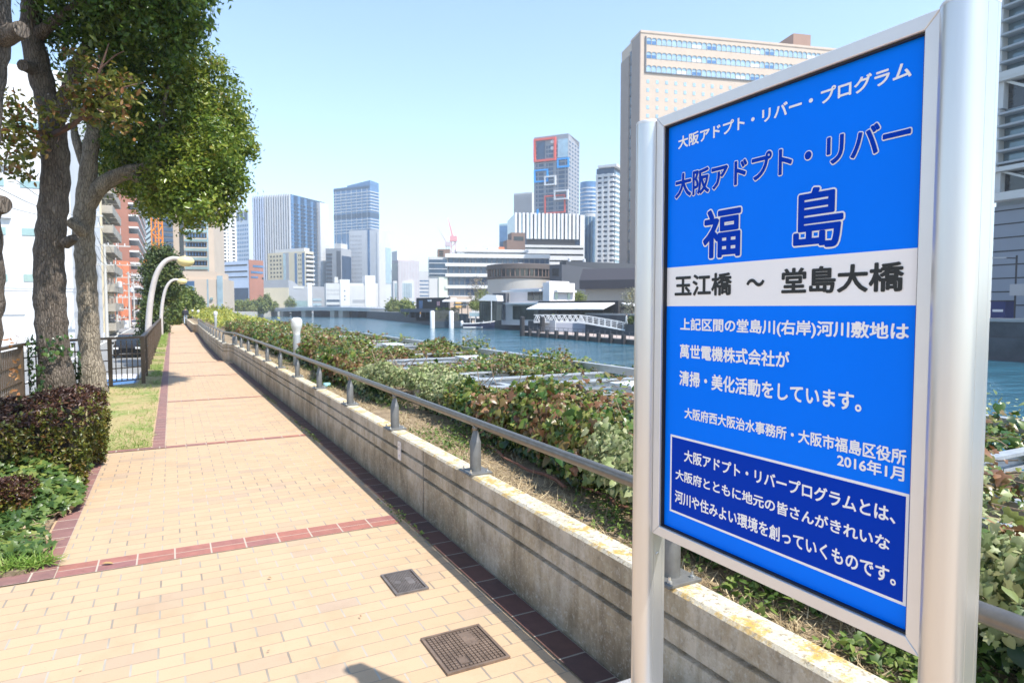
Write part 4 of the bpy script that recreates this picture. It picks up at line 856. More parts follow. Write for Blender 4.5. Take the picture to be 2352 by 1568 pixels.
orng = wm('orange_red_wall', (.62, .20, .10)); gry = wm('grey_wall', (.34, .35, .37)); dgr = wm('dark_grey_wall', (.11, .115, .13)); pgr = wm('pale_grey_wall', (.55, .56, .58)); brn = wm('brown_tile_wall', (.20, .135, .11)); blk = wm('black_cladding', (.03, .03, .034)); pink = wm('pinkish_white_wall', (.72, .68, .68))
gb = glass('blue_glass', (.10, .20, .36), .1, .3, var=.25); gd = glass('dark_blue_glass', (.035, .07, .13), .1, .3, var=.3); gk_ = glass('dark_glass', (.025, .03, .035), .08, .2, var=.4, scale=.6); gk2 = glass('grey_green_glass', (.075, .09, .085), .08, .25, var=.5, scale=.5); gl = glass('pale_glass', (.38, .50, .56), .12, .3, var=.2); gg = glass('greenish_glass', (.30, .42, .42), .12, .25, var=.2)
# ---- left bank street
b = Bld('office_building', 'huge plain white building with small strip windows behind the tree trunks', 'building', 170, 57, 20, 236, 165, 117.5, STREET, wht, wl=26)
for i, v in enumerate((300, 430, 537, 640)):
    for k in range(7): b.L('window', gg, 1.5+k*3.1, 3.5+k*3.1, b.z(v+8), b.z(v-8), .05)
for k, v in enumerate((385, 500)):
    for q in range(4): b.L('vent_hood', pgr, 4.2+q*6, 4.9+q*6, b.z(v+9), b.z(v-9), .3)
b.L('louvre', pgr, 3.5, 6.0, b.z(722), b.z(697), .08)
for v in (668, 662): b.L('groove', pgr, 0, 26, b.z(v+1), b.z(v), .04)
b.R('window', gg, 3, 5, b.z(560), b.z(520)); b.R('window', gg, 9, 11, b.z(560), b.z(520))
b.roof('penthouse', pgr, 5, 12, 6, 20, 3)
b = Bld('apartment_building', 'cream apartment block with rows of cluttered balconies behind the pale tree trunk', 'apartment block', 240, 84, 150, 264, 395, 117.5, STREET, crm, wl=14)
z0 = b.z(760); fl = (b.H-z0)/8
conc2 = wm('balcony_concrete', (.36, .33, .28), .2, 1.)
for k in range(8):
    zz = z0+fl*k
    for q in range(3):
        s0 = .6+q*(b.wr-.8)/3; s1 = s0+(b.wr-.8)/3-.5
        o = MB().box(s0, s1, -1.2, 0, zz, zz+.16).box(s0, s1, -1.2, -1.1, zz+.17, zz+1.1).box(s0, s0+.1, -1.1, -.001, zz+.17, zz+1.0).build('balcony', conc2, b.root)
        b.R('window', gk_, s0+.5, s1-.3, zz+.2, zz+2.1, .05)
        if (k+q) % 3 == 0: MB().box(s0+.4, s0+1.0, -1.0, -.5, zz+.16, zz+.95).build('air_conditioner', offw, b.root)
        if (k*3+q) % 4 == 1:
            for j in range(3): MB().box(s0+.8+j*.5, s0+1.15+j*.5, -1.32, -1.28, zz+1.0, zz+1.9).build('laundry', [wht, gb, orng][j], b.root)
b = Bld('apartment_building', 'red brown apartment tower with white-edged balconies behind the utility poles', 'apartment block', 301, 132, 262, 324, 385, 117.5, STREET, red_, wl=13)
z0 = b.z(742); n_ = 13; fl = (b.H-z0)/n_
for k in range(n_):
    zz = z0+fl*k
    MB().box(.3, b.wr-.2, -1.7, 0, zz, zz+.35).build('balcony_slab', wht, b.root); MB().box(.3, b.wr-.2, -1.7, -1.6, zz+.36, zz+1.1).build('balcony_front', red_, b.root); MB().box(.3, .4, -1.6, -.001, zz+.36, zz+1.3).build('balcony_side', red_, b.root)
    b.R('window', gk_, .6, b.wr-.5, zz+.4, zz+2.3, .05)
    for q in range(3): MB().box(4+q*6, 4.6+q*6, -1.5, -1.2, zz+.9, zz+1.8).build('air_conditioner', wht, b.root) if (k+q) % 2 else None
b = Bld('shop_house', 'bright orange red low building beside the red brown apartment tower', 'building', 299, 118, 274, 303, 600, 117.5, STREET, orng, wl=8)
b.L('shop_front', wht, .3, 7.6, 0, b.z(735), .1); b.L('signboard', mat('yellow_panel', (.75, .55, .1), .5), 2, 3.6, b.z(744), b.z(738), .2)
for v in (640, 680): b.L('window', gk_, 5.2, 7.4, b.z(v+12), b.z(v-12), .06)
b = Bld('glass_office', 'dark glass office slab behind the orange crane mast', 'office building', 352, 210, 336, 402, 380, 35, STREET, dgr)
b.bands('R', gd, 24, 6, b.H-2, .62); b.bands('L', gd, 24, 6, b.H-2, .62)
# hotel-like hospital block with window ledges
b = Bld('beige_office_tower', 'beige office tower with rows of pale ledges and dark windows left of the river', 'office building', 386, 215, 384, 495, 360, 12, STREET, tan)
s0, s1 = b.sR(430), b.sR(478); z1 = b.z(618); n_ = 12; fl = (b.H-z1)/n_
for k in range(n_):
    zz = z1+fl*k; b.R('window_row', gk_, s0, s1, zz+fl*.42, zz+fl*.92, .03)
    o = MB(); [o.box(s0+(s1-s0)*(q+.15)/7, s0+(s1-s0)*(q+.5)/7, -.1, 0, zz+fl*.5, zz+fl*.9) for q in range(7)]; o.build('blinds', gb, b.root)
    b.R('ledge', gg, s0-.2, s1+.2, zz, zz+fl*.28, .6)
b.R('stair_glass', gk_, b.sR(416), b.sR(426), b.z(640), b.H-2, .06); b.R('stair_glass', gl, b.sR(479.5), b.sR(482.5), b.z(640), b.H-2, .1)
b.R('dark_course', dgr, s0, s1, b.z(618.5), b.z(611), .05)
b = Bld('podium_building', 'beige stepped podium of blocks and slot windows at the foot of the beige tower', 'building', 386, 195, 385, 515, 640, 12, STREET, tan)
b.R('window_band', gb, b.sR(415), b.sR(448), b.z(672), b.z(645), .1); b.R('ledge', gg, b.sR(415), b.sR(448), b.z(660), b.z(656), .2); b.R('window', gk_, b.sR(446), b.sR(458), b.z(682), b.z(676), .4)
b.R('window_strip', gl, b.sR(476.5), b.sR(480), b.z(712), b.z(640), .06); b.R('canopy', gg, b.sR(484), b.sR(490), b.z(688), b.z(683), .5); b.R('doorway', gk_, b.sR(483), b.sR(494), b.z(716), b.z(707), .05)
b.R('stair_glass', gl, b.sR(500), b.sR(513), b.z(716), b.z(632), .3); box('upper_block', tan, b.sR(420), b.sR(497), .8, 18, b.H+.003, b.z(622), b.root)
# white residential tower
b = Bld('apartment_tower', 'tall white apartment tower with dashes of dark windows behind the beige tower', 'apartment tower', 512, 430, 490, 547, 380, 42, -1, wht)
b.grid('R', gk_, 3, 36, b.sR(514), b.sR(545), 12, b.H-2, .62, .42, rows=True, name='window_row', out=.15); b.grid('L', gk_, 2, 36, .5, b.wl-.5, 12, b.H-2, .6, .42, rows=True, name='window_row', out=.15)
b.R('grey_strip', pgr, b.sR(528), b.sR(532), 5, b.H, .3)
b = Bld('office_tower', 'pale blue grid office tower with tall top windows beside the striped tower', 'office tower', 575, 560, 545, 590, 480, 60, -1, wm('pale_blue_wall', (.52, .58, .66)))
b.grid('L', gb, 7, 18, .5, b.wl-.5, 10, b.z(512), .62, .5, rows=True, name='window_row'); b.grid('L', gd, 3, 1, 1, b.wl-1, b.z(506), b.z(486), .75, .95, name='window')
# striped dark tower
b = Bld('striped_tower', 'large office tower with white vertical stripes and a dark folded glass face', 'office tower', 672, 480, 585, 749, 446, 70, -1, gd, wl=None)
for k in range(16):
    w0 = b.wl*(k+.12)/16; b.L('fin', pgr if k < 11 else wm('lilac_wall', (.50, .56, .68)), w0, w0+b.wl/16*(.5 if k < 11 else .42), 3, b.H+.5, .9)
    b.L('glazing_strip', gb if k % 3 else gk_, b.wl*(k+.66)/16, b.wl*(k+.98)/16, 3, b.H-1, .15)
s730 = b.sR(731)
for k in range(8):                                                      # folded curtain wall of pleats
    a0 = s730*k/8; a1 = s730*(k+1)/8; o = MB(); o.loft([[(a0, 0, z), (a0+(a1-a0)*.3, -1.5, z), (a1, -.2, z), (a1, 0, z)] for z in (2, b.H-.5-.8*(k > 3)-.8*(k > 5))]); o.build('glass_pleat', [gb, gd][k % 2], b.root)
for k in range(26): b.R('floor_line', dgr, .2, s730-.2, 8+k*(b.H-12)/26, 8.35+k*(b.H-12)/26, 1.05)
b.R('core_wall', pgr, s730+.1, b.wr+.5, -1, b.H-1.4, 3.0)
for k in range(8): b.R('core_rib', wht, s730+1+k*(b.wr-s730)/8, s730+1.7+k*(b.wr-s730)/8, 0, b.H-1.6, 3.35)
# bands and red brick
b = Bld('banded_building', 'low building of pale blue bands with a red brick end left of the river bend', 'building', 573, 335, 496, 605.5, 599, 62, -1, wm('pale_blue_band', (.52, .60, .74)))
for v0, v1 in ((610, 606.5), (624.5, 621), (637, 634)): b.L('window_band', gk_, 1, b.wl-1, b.z(v0), b.z(v1), .1)
b.L('ground_floor_glass', gd, 0.5, b.wl-.5, 0, b.z(661), .15)
b.R('brick_end', red_, 0, b.wr, -.5, b.H+.6, .4)
for v0, v1, a, c in ((613, 608, .25, .98), (627, 622, .1, .95), (638, 634, .1, .6)): b.R('window_band', gb, b.wr*a, b.wr*c, b.z(v0), b.z(v1), .55)
b.R('window_band', gk_, b.wr*.88, b.wr, b.z(640), b.z(636), .55)
# cream apartment
b = Bld('apartment_building', 'cream apartment block with white balconies in front of the striped tower', 'apartment block', 703, 450, 617, 722, 577, 60, -1, crm)
b.grid('L', gk_, 4, 12, b.sL(650), b.sL(621), 6, b.H-1, .5, .42, rows=True, name='window_row')
b.L('grey_bay', gry, b.sL(666), b.sL(653), 0, b.H-.3, .3); b.L('glass_bay', gl, b.sL(659), b.sL(653.5), 0, b.H-1, .4); b.L('glass_bay', gb, b.sL(684), b.sL(679), 4, b.H-1, .2); b.L('glass_bay', gb, b.sL(701), b.sL(696), 4, b.H-1, .2)
b.grid('L', gk_, 2, 11, b.sL(695), b.sL(686), 6, b.H-1, .4, .4, rows=True, name='window_row')
for k in range(11): zz = 6+k*(b.H-7)/11; b.R('balcony', wht, .2, b.wr-.2, zz, zz+1.1, 1.2); b.R('window', gk_, .4, b.wr-.4, zz+1.2, zz+2.5, .1)
b.roof('penthouse', pgr, 2, b.wr-1, 3, b.wl-5, 2.6)
# hall with a curved roof
b = Bld('concert_hall', 'low cream and grey hall with a curved roof at the left bridge end', 'hall', 664, 420, 607, 747, 655, 66, -1, gry)
b.L('cream_wall', crm, 0, b.wl, 0, b.H-1.5, .2); b.R('glass_front', gg, b.sR(668), b.sR(706), 0, b.z(690), .2); b.R('sign_frieze', offw, b.sR(674), b.sR(698), b.z(662), b.z(657), .2); b.R('white_tower', wht, b.sR(706), b.sR(716), 0, b.z(647), .5)
o = MB(); o.loft([[(x, y, b.H+.003) for x, y in ((0, 0), (0, b.wl))][0:0] or [(0, y, b.H+.003), (9, y, b.H+.003), (7.5, y, b.H+1.0), (4.5, y, b.H+2.6), (0, y, b.H+3.6)] for y in (.2, b.wl)]); o.build('curved_roof', gry, b.root)
for k in range(2): b.R('window_band', gl, b.sR(718), b.sR(738), b.z(690)-k*3.4, b.z(684)-k*3.4, .2)
# glass residential tower with thin slabs
b = Bld('residential_tower', 'tall blue glass residential tower with white floor lines above the bridge', 'residential tower', 853, 650, 770, 873, 424, 62, -1, gb)
n_ = 30
for k in range(n_):
    zz = 30+k*(b.H-34)/n_
    if zz < b.z(538): continue
    if b.z(498) < zz < b.z(489): continue
    MB().box(-.9, b.wr*.98, -.9, b.wl*.985, zz, zz+.55).build('floor_slab', wht, b.root)
for k in range(7): b.L('mullion', pgr, b.wl*(k+.5)/7, b.wl*(k+.5)/7+.6, b.z(560), b.H-3, .3)
b.L('name_band', gd, .5, b.wl, b.z(432), b.H-1, .3); box('mechanical_floor', gd, -.3, b.wr, -.3, b.wl, b.z(499), b.z(487.5), b.root)
o = MB(); o.loft([[(-.2, -.2, z), (b.wr, 0, z), (b.wr, b.wl*.62, z), (-.2, b.wl*.62, z)] for z in (b.H+.003, b.H+.4)]+[[(-.2, -.2, b.z(414)), (b.wr, 0, b.z(416)), (b.wr, b.wl*.62, b.H+1), (-.2, b.wl*.62, b.z(421))]]); o.build('sloping_crown', gb, b.root)
# grey slab tower
b = Bld('grey_office_tower', 'pale grey slab tower with a central glass slot rising behind the bridge', 'office tower', 872, 520, 804, 899, 527, 72, -1, pgr)
b.grid('L', gry, 8, 13, b.sL(833), b.sL(806), b.z(660), b.H-3, .4, .36, rows=True, name='window_row'); b.L('glass_slot', gb, b.sL(851), b.sL(846.5), 10, b.H+.4, .25); b.L('corner_pier', wht, 0, b.sL(868), 0, b.H-2, .35)
b.R('corner_wall', offw, 0, b.sR(886), 0, b.H, .2); b.R('glass_wall', gl, b.sR(886.5), b.wr, b.z(650), b.z(566), .15)
b = Bld('grey_office_building', 'mid-rise grey office block with a dark glass corner between two towers', 'office building', 785, 500, 750, 808, 570, 72, -1, gry)
b.L('dark_course', dgr, b.wl*.02, b.wl*.3, 5, b.H-2, .1); b.grid('L', dgr, 1, 13, b.sL(765), b.sL(751.5), 6, b.H-3, 1, .45, rows=False, name='balcony', out=.5); b.R('glass_wall', gd, .8, b.wr-.3, 5, b.z(587), .2); b.roof('penthouse', offw, 3, b.wr-2, 2, b.wl-6, 4)
b = Bld('white_warehouse', 'low white blocks with towers and strip windows standing behind the bridge', 'building', 803, 430, 748, 869, 650, 20, -1, offw, wl=20)
w0 = b.sR(803)
for u0, u1, vt, ms in ((749, 781, 651, offw), (781.5, 804, 642, wht), (804.5, 842, 655, offw), (838.5, 862, 632, wht)):
    x0, x1 = b.sR(u0), b.sR(u1); box('block', ms, x0, x1, -1.2 if ms is wht else -.8, 14, -1, b.z(vt), b.root)
b.R('window_band', gd, b.sR(750), b.sR(780), b.z(693), b.z(688), .95); b.R('window_band', gd, b.sR(750), b.sR(780), b.z(704), b.z(700), .95); b.grid('R', gry, 9, 2, b.sR(750), b.sR(780), b.z(680), b.z(662), .35, .4, out=.9, rows=True, name='window_row')
b.R('recess', gry, b.sR(810), b.sR(838), b.z(695), b.z(688), .9)
for v in (668, 680, 688): b.R('window', gd, b.sR(790.5), b.sR(793), b.z(v+1.5), b.z(v-1.5), 1.3)
b.roof('roof_plant', offw, b.sR(770), b.sR(778), 2, 6, 4)
# far right of the bridge
b = Bld('office_building', 'distant pink ribbed office block with white top in the river gap', 'office building', 915, 560, 901, 964, 597, 30, -1, wm('pinkish_rib', (.50, .43, .44)))
b.fins('R', pgr, 14, 4, b.H-1, .45); b.L('glass_wall', gd, .5, b.wl-.5, 4, b.H-2, .2); b.roof('penthouse', wht, 0, b.wr*.5, 2, b.wl, 8)
b = Bld('white_hall', 'distant white hall with a low vaulted roof in the river gap', 'hall', 905, 640, 900, 1000, 622, 15, -1, offw, wl=25)
o = MB(); P = [(b.wr*.25+12*math.cos(t), b.H+.003+5*math.sin(t)) for t in np.linspace(0, math.pi, 13)]; o.loft([[(x, y, z) for x, z in P] for y in (1, 22)]); o.build('vault', wht, b.root); b.bands('R', gb, 6, b.z(692), b.z(640), .3, b.wr*.55, b.wr)
b = Bld('glass_pavilion', 'low white-framed blue glass building beyond the river bend', 'building', 904, 560, 900, 951, 645, 15, -1, wht, wl=20)
b.R('glass_wall', gl, b.sR(907), b.sR(946), b.z(683), b.z(650), .2); [b.R('mullion', wht, b.sR(907+k*5), b.sR(907.7+k*5), b.z(683), b.z(650), .35) for k in range(1, 8)]
b.R('lower_band', gb, b.sR(900), b.wr, b.z(702), b.z(692), .3)
# ---- long banded building on the far bank
b = Bld('banded_office', 'long white-banded office building behind the dark waterside cafe', 'office building', 986, 250, 985, 1262, 590, 8, QUAY, offw)
x0 = b.sR(1029); fl = [(591, 582, 'p'), (603, 592, 'w'), (611, 604, 'p'), (627, 612, 'w'), (635, 628, 'p'), (654, 636, 'w'), (662, 655, 'p'), (678, 663, 'w'), (688, 679, 'p'), (700, 689, 'w')]
for v0, v1, t in fl:
    if t == 'w':
        b.R('window_row', gd, x0, b.wr-.3, b.z(v0), b.z(v1), .1); mb = MB()
        for k in range(19): xx = x0+(b.wr-x0)*k/19; mb.box(xx, xx+.45, -.25, -.1, b.z(v0), b.z(v1))
        mb.build('window_piers', dgr, b.root)
    else: b.R('spandrel', wht, x0-1, b.wr, b.z(v0), b.z(v1), .9)
b.R('green_wall', wm('pale_green_wall', (.62, .66, .55)), b.sR(1008), b.sR(1028), 0, b.z(637), .5); b.R('glass_corner', gd, 0, b.sR(1027), b.z(634), b.z(596), .4)
for v in (605, 618, 629): b.R('railing_line', pgr, 0, b.sR(1027), b.z(v), b.z(v-1.5), .6)
b.L('side_glass', gl, .2, b.wl*.9, b.z(634), b.H, .2)
s2 = b.sR(1052)
box('upper_storey', wht, s2, b.wr*.83, 6, b.wl*.9 if b.wl > 12 else 14, b.H+.003, b.z(574), b.root); box('roof_slab', wht, s2-.4, b.wr*.84, 5.4, 15, b.z(573.9), b.z(568), b.root); box('upper_glass', gk_, s2+3, b.wr*.82, 5.6, 5.99, b.z(588), b.z(577), b.root)
box('brown_tower', brn, b.sR(1007), b.sR(1036), 5, 13, b.H+.003, b.z(569), b.root)
for v in (575, 581, 587): box('opening', gk_, b.sR(1010), b.sR(1020), 4.9, 4.999, b.z(v+2), b.z(v-2), b.root)
box('roof_plant', pgr, b.sR(1075), b.sR(1110), 7, 12, b.z(567.9), b.z(562), b.root); box('roof_plant', offw, b.sR(1125), b.sR(1150), 7, 12, b.z(567.9), b.z(563), b.root); box('roof_plant', orng, b.sR(1150), b.sR(1164), 7, 12, b.z(567.9), b.z(561), b.root)
for k in range(16): xx = b.sR(1040)+k*(b.sR(1190)-b.sR(1040))/16; box('roof_post', dgr, xx, xx+.15, 1, 1.15, b.H+.003, b.z(579), b.root)
# brown tower, black strips
b = Bld('brown_brick_tower', 'narrow brown brick stair tower before the white banded podium', 'tower', 1175, 275, 1172, 1206, 534, 12, QUAY, brn, wl=8)
b.R('louvre', gk_, b.sR(1180), b.sR(1202), b.z(552), b.z(543), .1); [b.R('white_ledge', wht, b.sR(1183), b.sR(1194), b.z(v), b.z(v-4), .4) for v in (578, 590)]; box('lower_shoulder', brn, -2, -.003, 0, 8, 0, b.z(551), b.root)
b = Bld('banded_podium', 'white banded podium with dark strips under the white striped tower', 'building', 1204, 300, 1190, 1341, 562, 8, QUAY, wht, wl=30)
for v0, v1, u0, u1 in ((571.5, 567.5, 1206, 1339), (586, 582, 1206, 1339), (600, 596.5, 1252, 1339), (612, 609, 1252, 1339)): b.R('dark_strip', gk_, b.sR(u0), b.sR(u1), b.z(v0), b.z(v1), .06)
b = Bld('white_striped_tower', 'white ribbed tower block below the tower with coloured frames', 'office tower', 1182, 330, 1176, 1341, 491, 8, QUAY, gd, wl=28)
w_ = b.sR(1331)
for k in range(17): b.R('rib', wht, w_*(k+.0)/17, w_*(k+.56)/17, b.z(548), b.H+.5, 1.2)
for k in range(17): b.R('glazing_strip', gl if k % 2 else gd, w_*(k+.62)/17, w_*(k+.94)/17, b.z(549), b.H, .2)
b.R('dark_belt', blk, w_*.18, w_*.92, b.z(561), b.z(549), .3); b.R('end_wall', wht, w_*1.0, b.wr, 0, b.H, .6)
# tower with coloured frames
b = Bld('framed_tower', 'dark grey tower with large red, blue and white square frames on its face', 'office tower', 1304, 420, 1226, 1329, 308, 66, QUAY, wm('tower_grey', (.27, .28, .31)))
def fu(u): return b.sL(u)
for k in range(21):
    v = 330+k*10.2; mb = MB()
    for a, c in ((1231, 1234), (1237, 1248), (1254, 1257), (1259, 1270), (1277, 1279), (1282, 1296), (1299, 1302)): mb.box(-.12, 0, fu(c), fu(a), b.z(v+7), b.z(v))
    mb.build('window_row', gd, b.root)
for k in range(24): 
    v = 322+k*9.2; mb = MB()
    for q in range(4): mb.box(b.wr*(q+.25)/4, b.wr*(q+.75)/4, -.12, 0, b.z(v+4), b.z(v))
    mb.build('window_row', gd, b.root)
fr_ = {'red': mat('frame_red', (.72, .10, .07), .5), 'blue': mat('frame_blue', (.02, .33, .78), .5), 'white': wht}
def frame(c, u0, u1, v0, v1, t=3.6, out=.8):
    a, d = fu(u1), fu(u0); e, f = b.z(v1), b.z(v0); tt = t/F_PX*b.D; mb = MB()
    mb.box(-out, -.0, a, d, f-tt, f).box(-out, 0, a, d, e, e+tt).box(-out, 0, a, a+tt, e+tt, f-tt).box(-out, 0, d-tt, d, e+tt, f-tt); mb.build(c+'_frame', fr_[c], b.root)
frame('red', 1226.5, 1276.5, 312, 366, 4.5, 1.5); frame('red', 1250.5, 1298, 446, 488, 2.8); frame('blue', 1227, 1259, 384, 414, 3.4, 1.1); frame('blue', 1279, 1306, 362, 384, 3.6); frame('white', 1251, 1277, 401, 423, 3.2, 1.6); frame('white', 1273, 1305, 436, 458, 3.4, 1.6)
b.L('blue_bar', fr_['blue'], fu(1237), fu(1233), b.z(494), b.z(476), .9); b.L('upper_glass', gd, fu(1251), fu(1233), b.z(360), b.z(318), .25); b.L('upper_glass', gl, fu(1303), fu(1280), b.z(360), b.z(318), .25)
for v in (322, 337): MB().lathe([(0, 0), (1.2, .2), (1.2, .5), (0, .8)], 14).build('sphere_lamp', wht, b.root, loc=(-.2, fu(1268), b.z(v))).rotation_euler = (0, R(-90), 0)
o = MB(); o.loft([[(-.1, -.1, z) for _ in ()] or [(0, 0, z), (b.wr, 0, z), (b.wr, b.wl, z), (0, b.wl, z)] for z in (b.H+.003,)]+[[(0, 0, b.z(306.5)), (b.wr, 0, b.z(322)), (b.wr, b.wl, b.H+.1), (0, b.wl, b.H+.2)]]) ; o.build('sloping_parapet', b.m, b.root)
b = Bld('grey_ribbed_tower', 'grey ribbed office tower just left of the tower with coloured frames', 'office tower', 1222, 480, 1180, 1240, 441, 66, QUAY, pgr)
b.fins('L', gry, 18, 3, b.H-1, .5, out=.3)
b = Bld('blue_glass_tower', 'low blue glass tower with a sloping top left of the white ribbed tower', 'office tower', 1174, 400, 1147, 1190, 518, 70, QUAY, gb)
b.bands('L', gd, 6, 5, b.H-8, .5); b.L('top_rail', gl, 0, b.wl, b.H, b.z(513), .1)
# curved glass tower
t = thing('curved_glass_tower', 'rounded blue grey glass tower between the framed tower and the balconied tower', 'office tower', at_depth(1352, 700, 400)*np.array([1, 1, 0])+np.array([0, 0, QUAY])); rad = rpx(21, 400); zt = hz(420, 400)-QUAY; zs = hz(478, 400)-QUAY
o = MB(); o.lathe([(rad*.99, -1), (rad*.99, zt)], 40); o.build('drum', gb, t, smooth=R(30))
for k in range(30): MB().lathe([(rad*1.0, 0), (rad*1.01, .1), (rad*1.01, .7), (rad*1.0, .8)], 40, (0, 0, 6+k*(zt-8)/30)).build('floor_ring', pgr, t)
t2 = thing('round_stair_tower', 'pale rounded tower in front of the curved glass tower', 'tower', at_depth(1350, 700, 372)*np.array([1, 1, 0])+np.array([0, 0, QUAY])); rad = rpx(17, 372); zt = hz(492, 372)-QUAY
MB().lathe([(rad, -1), (rad, zt)], 36).build('drum', pgr, t2, smooth=R(30))
for k in range(9): a = R(200+k*12)+YAW*0; MB().box(rad*math.cos(a)-.8, rad*math.cos(a)+.8, rad*math.sin(a)-.8, rad*math.sin(a)+.8, 2, zt-2).build('glass_slot', gl if k % 2 else gb, t2)
b = Bld('balcony_tower', 'white apartment tower with continuous balconies left of the brown hotel', 'apartment tower', 1408, 330, 1368, 1450, 384, 62, QUAY, gd)
n_ = 25
for k in range(n_):
    zz = 10+k*(b.H-12)/n_; b.L('balcony_slab', wht, 0, b.wl, zz, zz+1.3, 1.0); b.R('balcony_slab', wht, 0, b.wr, zz, zz+.8, .8); b.R('window', gl, 2, b.wr, zz+.9, zz+2.6, .1)
for k in range(3): b.L('pier', wht, b.wl*(k+.8)/3-.5, b.wl*(k+.8)/3+.5, 5, b.H-3, 1.2)
o = box('flat_roof', wht, -2, b.wr, -2, b.wl*.85, b.H+.003, b.H+1.2, b.root)
# the big brown hotel
b = Bld('hotel_tower', 'huge brown hotel slab with three arched window bands near its top', 'hotel', 1466, 225, 1423, 2060, 75, 12, QUAY, wm('hotel_tile', (.52, .42, .335), .05, .3))
dk = wm('hotel_shaded_tile', (.30, .24, .21), .05, .3)  # darker copy of the front tile, shade painted onto the left side
b.L('shaded_side_wall', dk, 0, b.wl*.42, 0, b.H-.3, .3); b.L('shaded_side_wall', dk, b.wl*.56, b.wl, 0, b.H-4, .3); b.L('side_slot', gk_, b.wl*.44, b.wl*.54, 0, b.H-3, .04)
for k in range(24): b.L('slot_ledge', dgr, b.wl*.44, b.wl*.54, 4+k*(b.H-8)/24, 4.9+k*(b.H-8)/24, .2)
sA = b.sR(1478); sB = b.wr-2
for v0, v1 in ((101, 84.5), (133, 117), (164, 148)):
    zz0, zz1 = b.z(v0), b.z(v1); b.R('window_band', gl, sA, sB, zz0, zz1, .06); mb = MB(); n_ = 54; dx = (sB-sA)/n_
    for k in range(n_):                                                 # arched heads
        P = [(sA+dx*k, zz1+.02), (sA+dx*k, zz1-.75)]+[(sA+dx*(k+.5)-dx*.46*math.cos(t_), zz1-.7+.55*math.sin(t_)) for t_ in np.linspace(0, math.pi, 7)]+[(sA+dx*(k+1), zz1-.75), (sA+dx*(k+1), zz1+.02)]
        mb.loft([[(x, -y, z) for x, z in P] for y in (.07, .3)]); mb.box(sA+dx*k-.06, sA+dx*k+.06, -.2, -.06, zz0, zz1-.75)
    mb.build('arched_heads', wm('hotel_arch_tile', (.50, .41, .33)), b.root)
    for k in range(12): b.R('curtained_pane', [gl, gb, wht, gl][(k*7+int(v0)) % 4], sA+dx*(k*3+.1), sA+dx*(k*3+1.9), zz0+.1, zz1-1.2, .09)
b.R('dark_line', dgr, sA, sB, b.z(167), b.z(165), .3); b.R('dark_line', dgr, sA-.5, sA, b.z(167), b.z(83), .3)
b.grid('R', gl, 30, 24, b.sR(1472), b.wr-1, 12, b.z(176), .28, .42, out=.06)
box('penthouse', wm('penthouse_tile', (.30, .18, .13)), b.sR(1832), b.sR(1872), 6, 24, b.H-10, hz(77, b.D+b.sR(1832)*b.sa+6*b.ca)-b.zg, b.root); b.roof('parapet_cap', b.m, -.2, b.wr, -.2, b.wl*.5, .8)
for u in (1885, 1898): MB().tube([(b.sR(u), 6, b.H-6), (b.sR(u), 6, b.H+1.5)], .2, 6).build('roof_mast', pgr, b.root)
# convention hall: drum, grey hall
brn_shade = wm('shaded_brown', (.10, .08, .072))  # brown darkened to put shade into the fascia and sill
t = thing('round_hall', 'rounded grey hall with a brown band of curved windows behind the white restaurant', 'hall', at_depth(1196, 700, 205)*np.array([1, 1, 0])+np.array([0, 0, QUAY])); D = 195; rad = rpx(80, D); zz = lambda v: hz(v, D)-QUAY
MB().lathe([(rad, -1), (rad, zz(640))], 48).build('drum', wm('hall_stone', (.42, .40, .37)), t, smooth=R(30))
MB().lathe([(rad*1.0, zz(640)+.003), (rad*1.03, zz(638)), (rad*1.03, zz(634)), (rad*.99, zz(633.9))], 48).build('sill_ring', brn_shade, t, smooth=R(30))
MB().lathe([(rad*.985, zz(633.8)), (rad*.985, zz(617))], 48).build('window_ring', gk_, t, smooth=R(30))
for k in range(26): a = R(160+k*8); MB().box(-.12, .12, -.12, .12, zz(633.7), zz(617.1)).build('mullion', brn, t, loc=(rad*.995*math.cos(a), rad*.995*math.sin(a), 0))
MB().lathe([(rad*1.03, zz(616.9)), (rad*1.03, zz(606)), (rad*.9, zz(604))], 48).build('fascia', brn_shade, t, smooth=R(30))
MB().lathe([(rad*.34, zz(603.9)), (rad*.25, zz(600.5)), (.1, zz(598.5))], 24).build('dome', wht, t, smooth=R(60))
hallg = wm('hall_grey', (.055, .062, .078)); hall2 = wm('hall_stone_grey', (.30, .29, .275))
b = Bld('convention_hall', 'big blank grey hall behind the white waterside restaurant', 'hall', 1290, 190, 1262, 1420, 607, 58, QUAY, hallg)
b.L('dark_window', gk_, 1, b.wl-1, b.z(633), b.z(616), .2)
b = Bld('convention_hall', 'long grey upper block along the foot of the brown hotel', 'hall', 1300, 212, 1285, 1500, 600, 25, QUAY, wm('hall_upper_grey', (.05, .055, .066)))
for u in (1318, 1352): MB().lathe([(.5, 0), (.5, 1.2), (.05, 1.4)], 10).build('roof_vent', pgr, b.root, loc=(b.sR(u), 3, b.H))
b = Bld('waterfront_hall', 'grey stone hall with a violet roof band and a small gold emblem beside the sign', 'hall', 1345, 150, 1340, 1530, 634, -22, QUAY, hall2, wl=30)
o = MB(); o.loft([[(x, y, z) for y, z in ((-1.8, b.H-3.0), (-1.8, b.H-1), (1.0, b.H+1.7), (3, b.H+1.7), (3, b.H-3.0))] for x in (-1, b.wr+1)]); o.build('roof_band', wm('violet_grey_roof', (.035, .034, .045)), b.root)
gold = mat('gold_emblem', (.45, .32, .07), .4, .5); b.R('emblem', gold, b.sR(1442), b.sR(1450), b.z(688), b.z(672), .2)
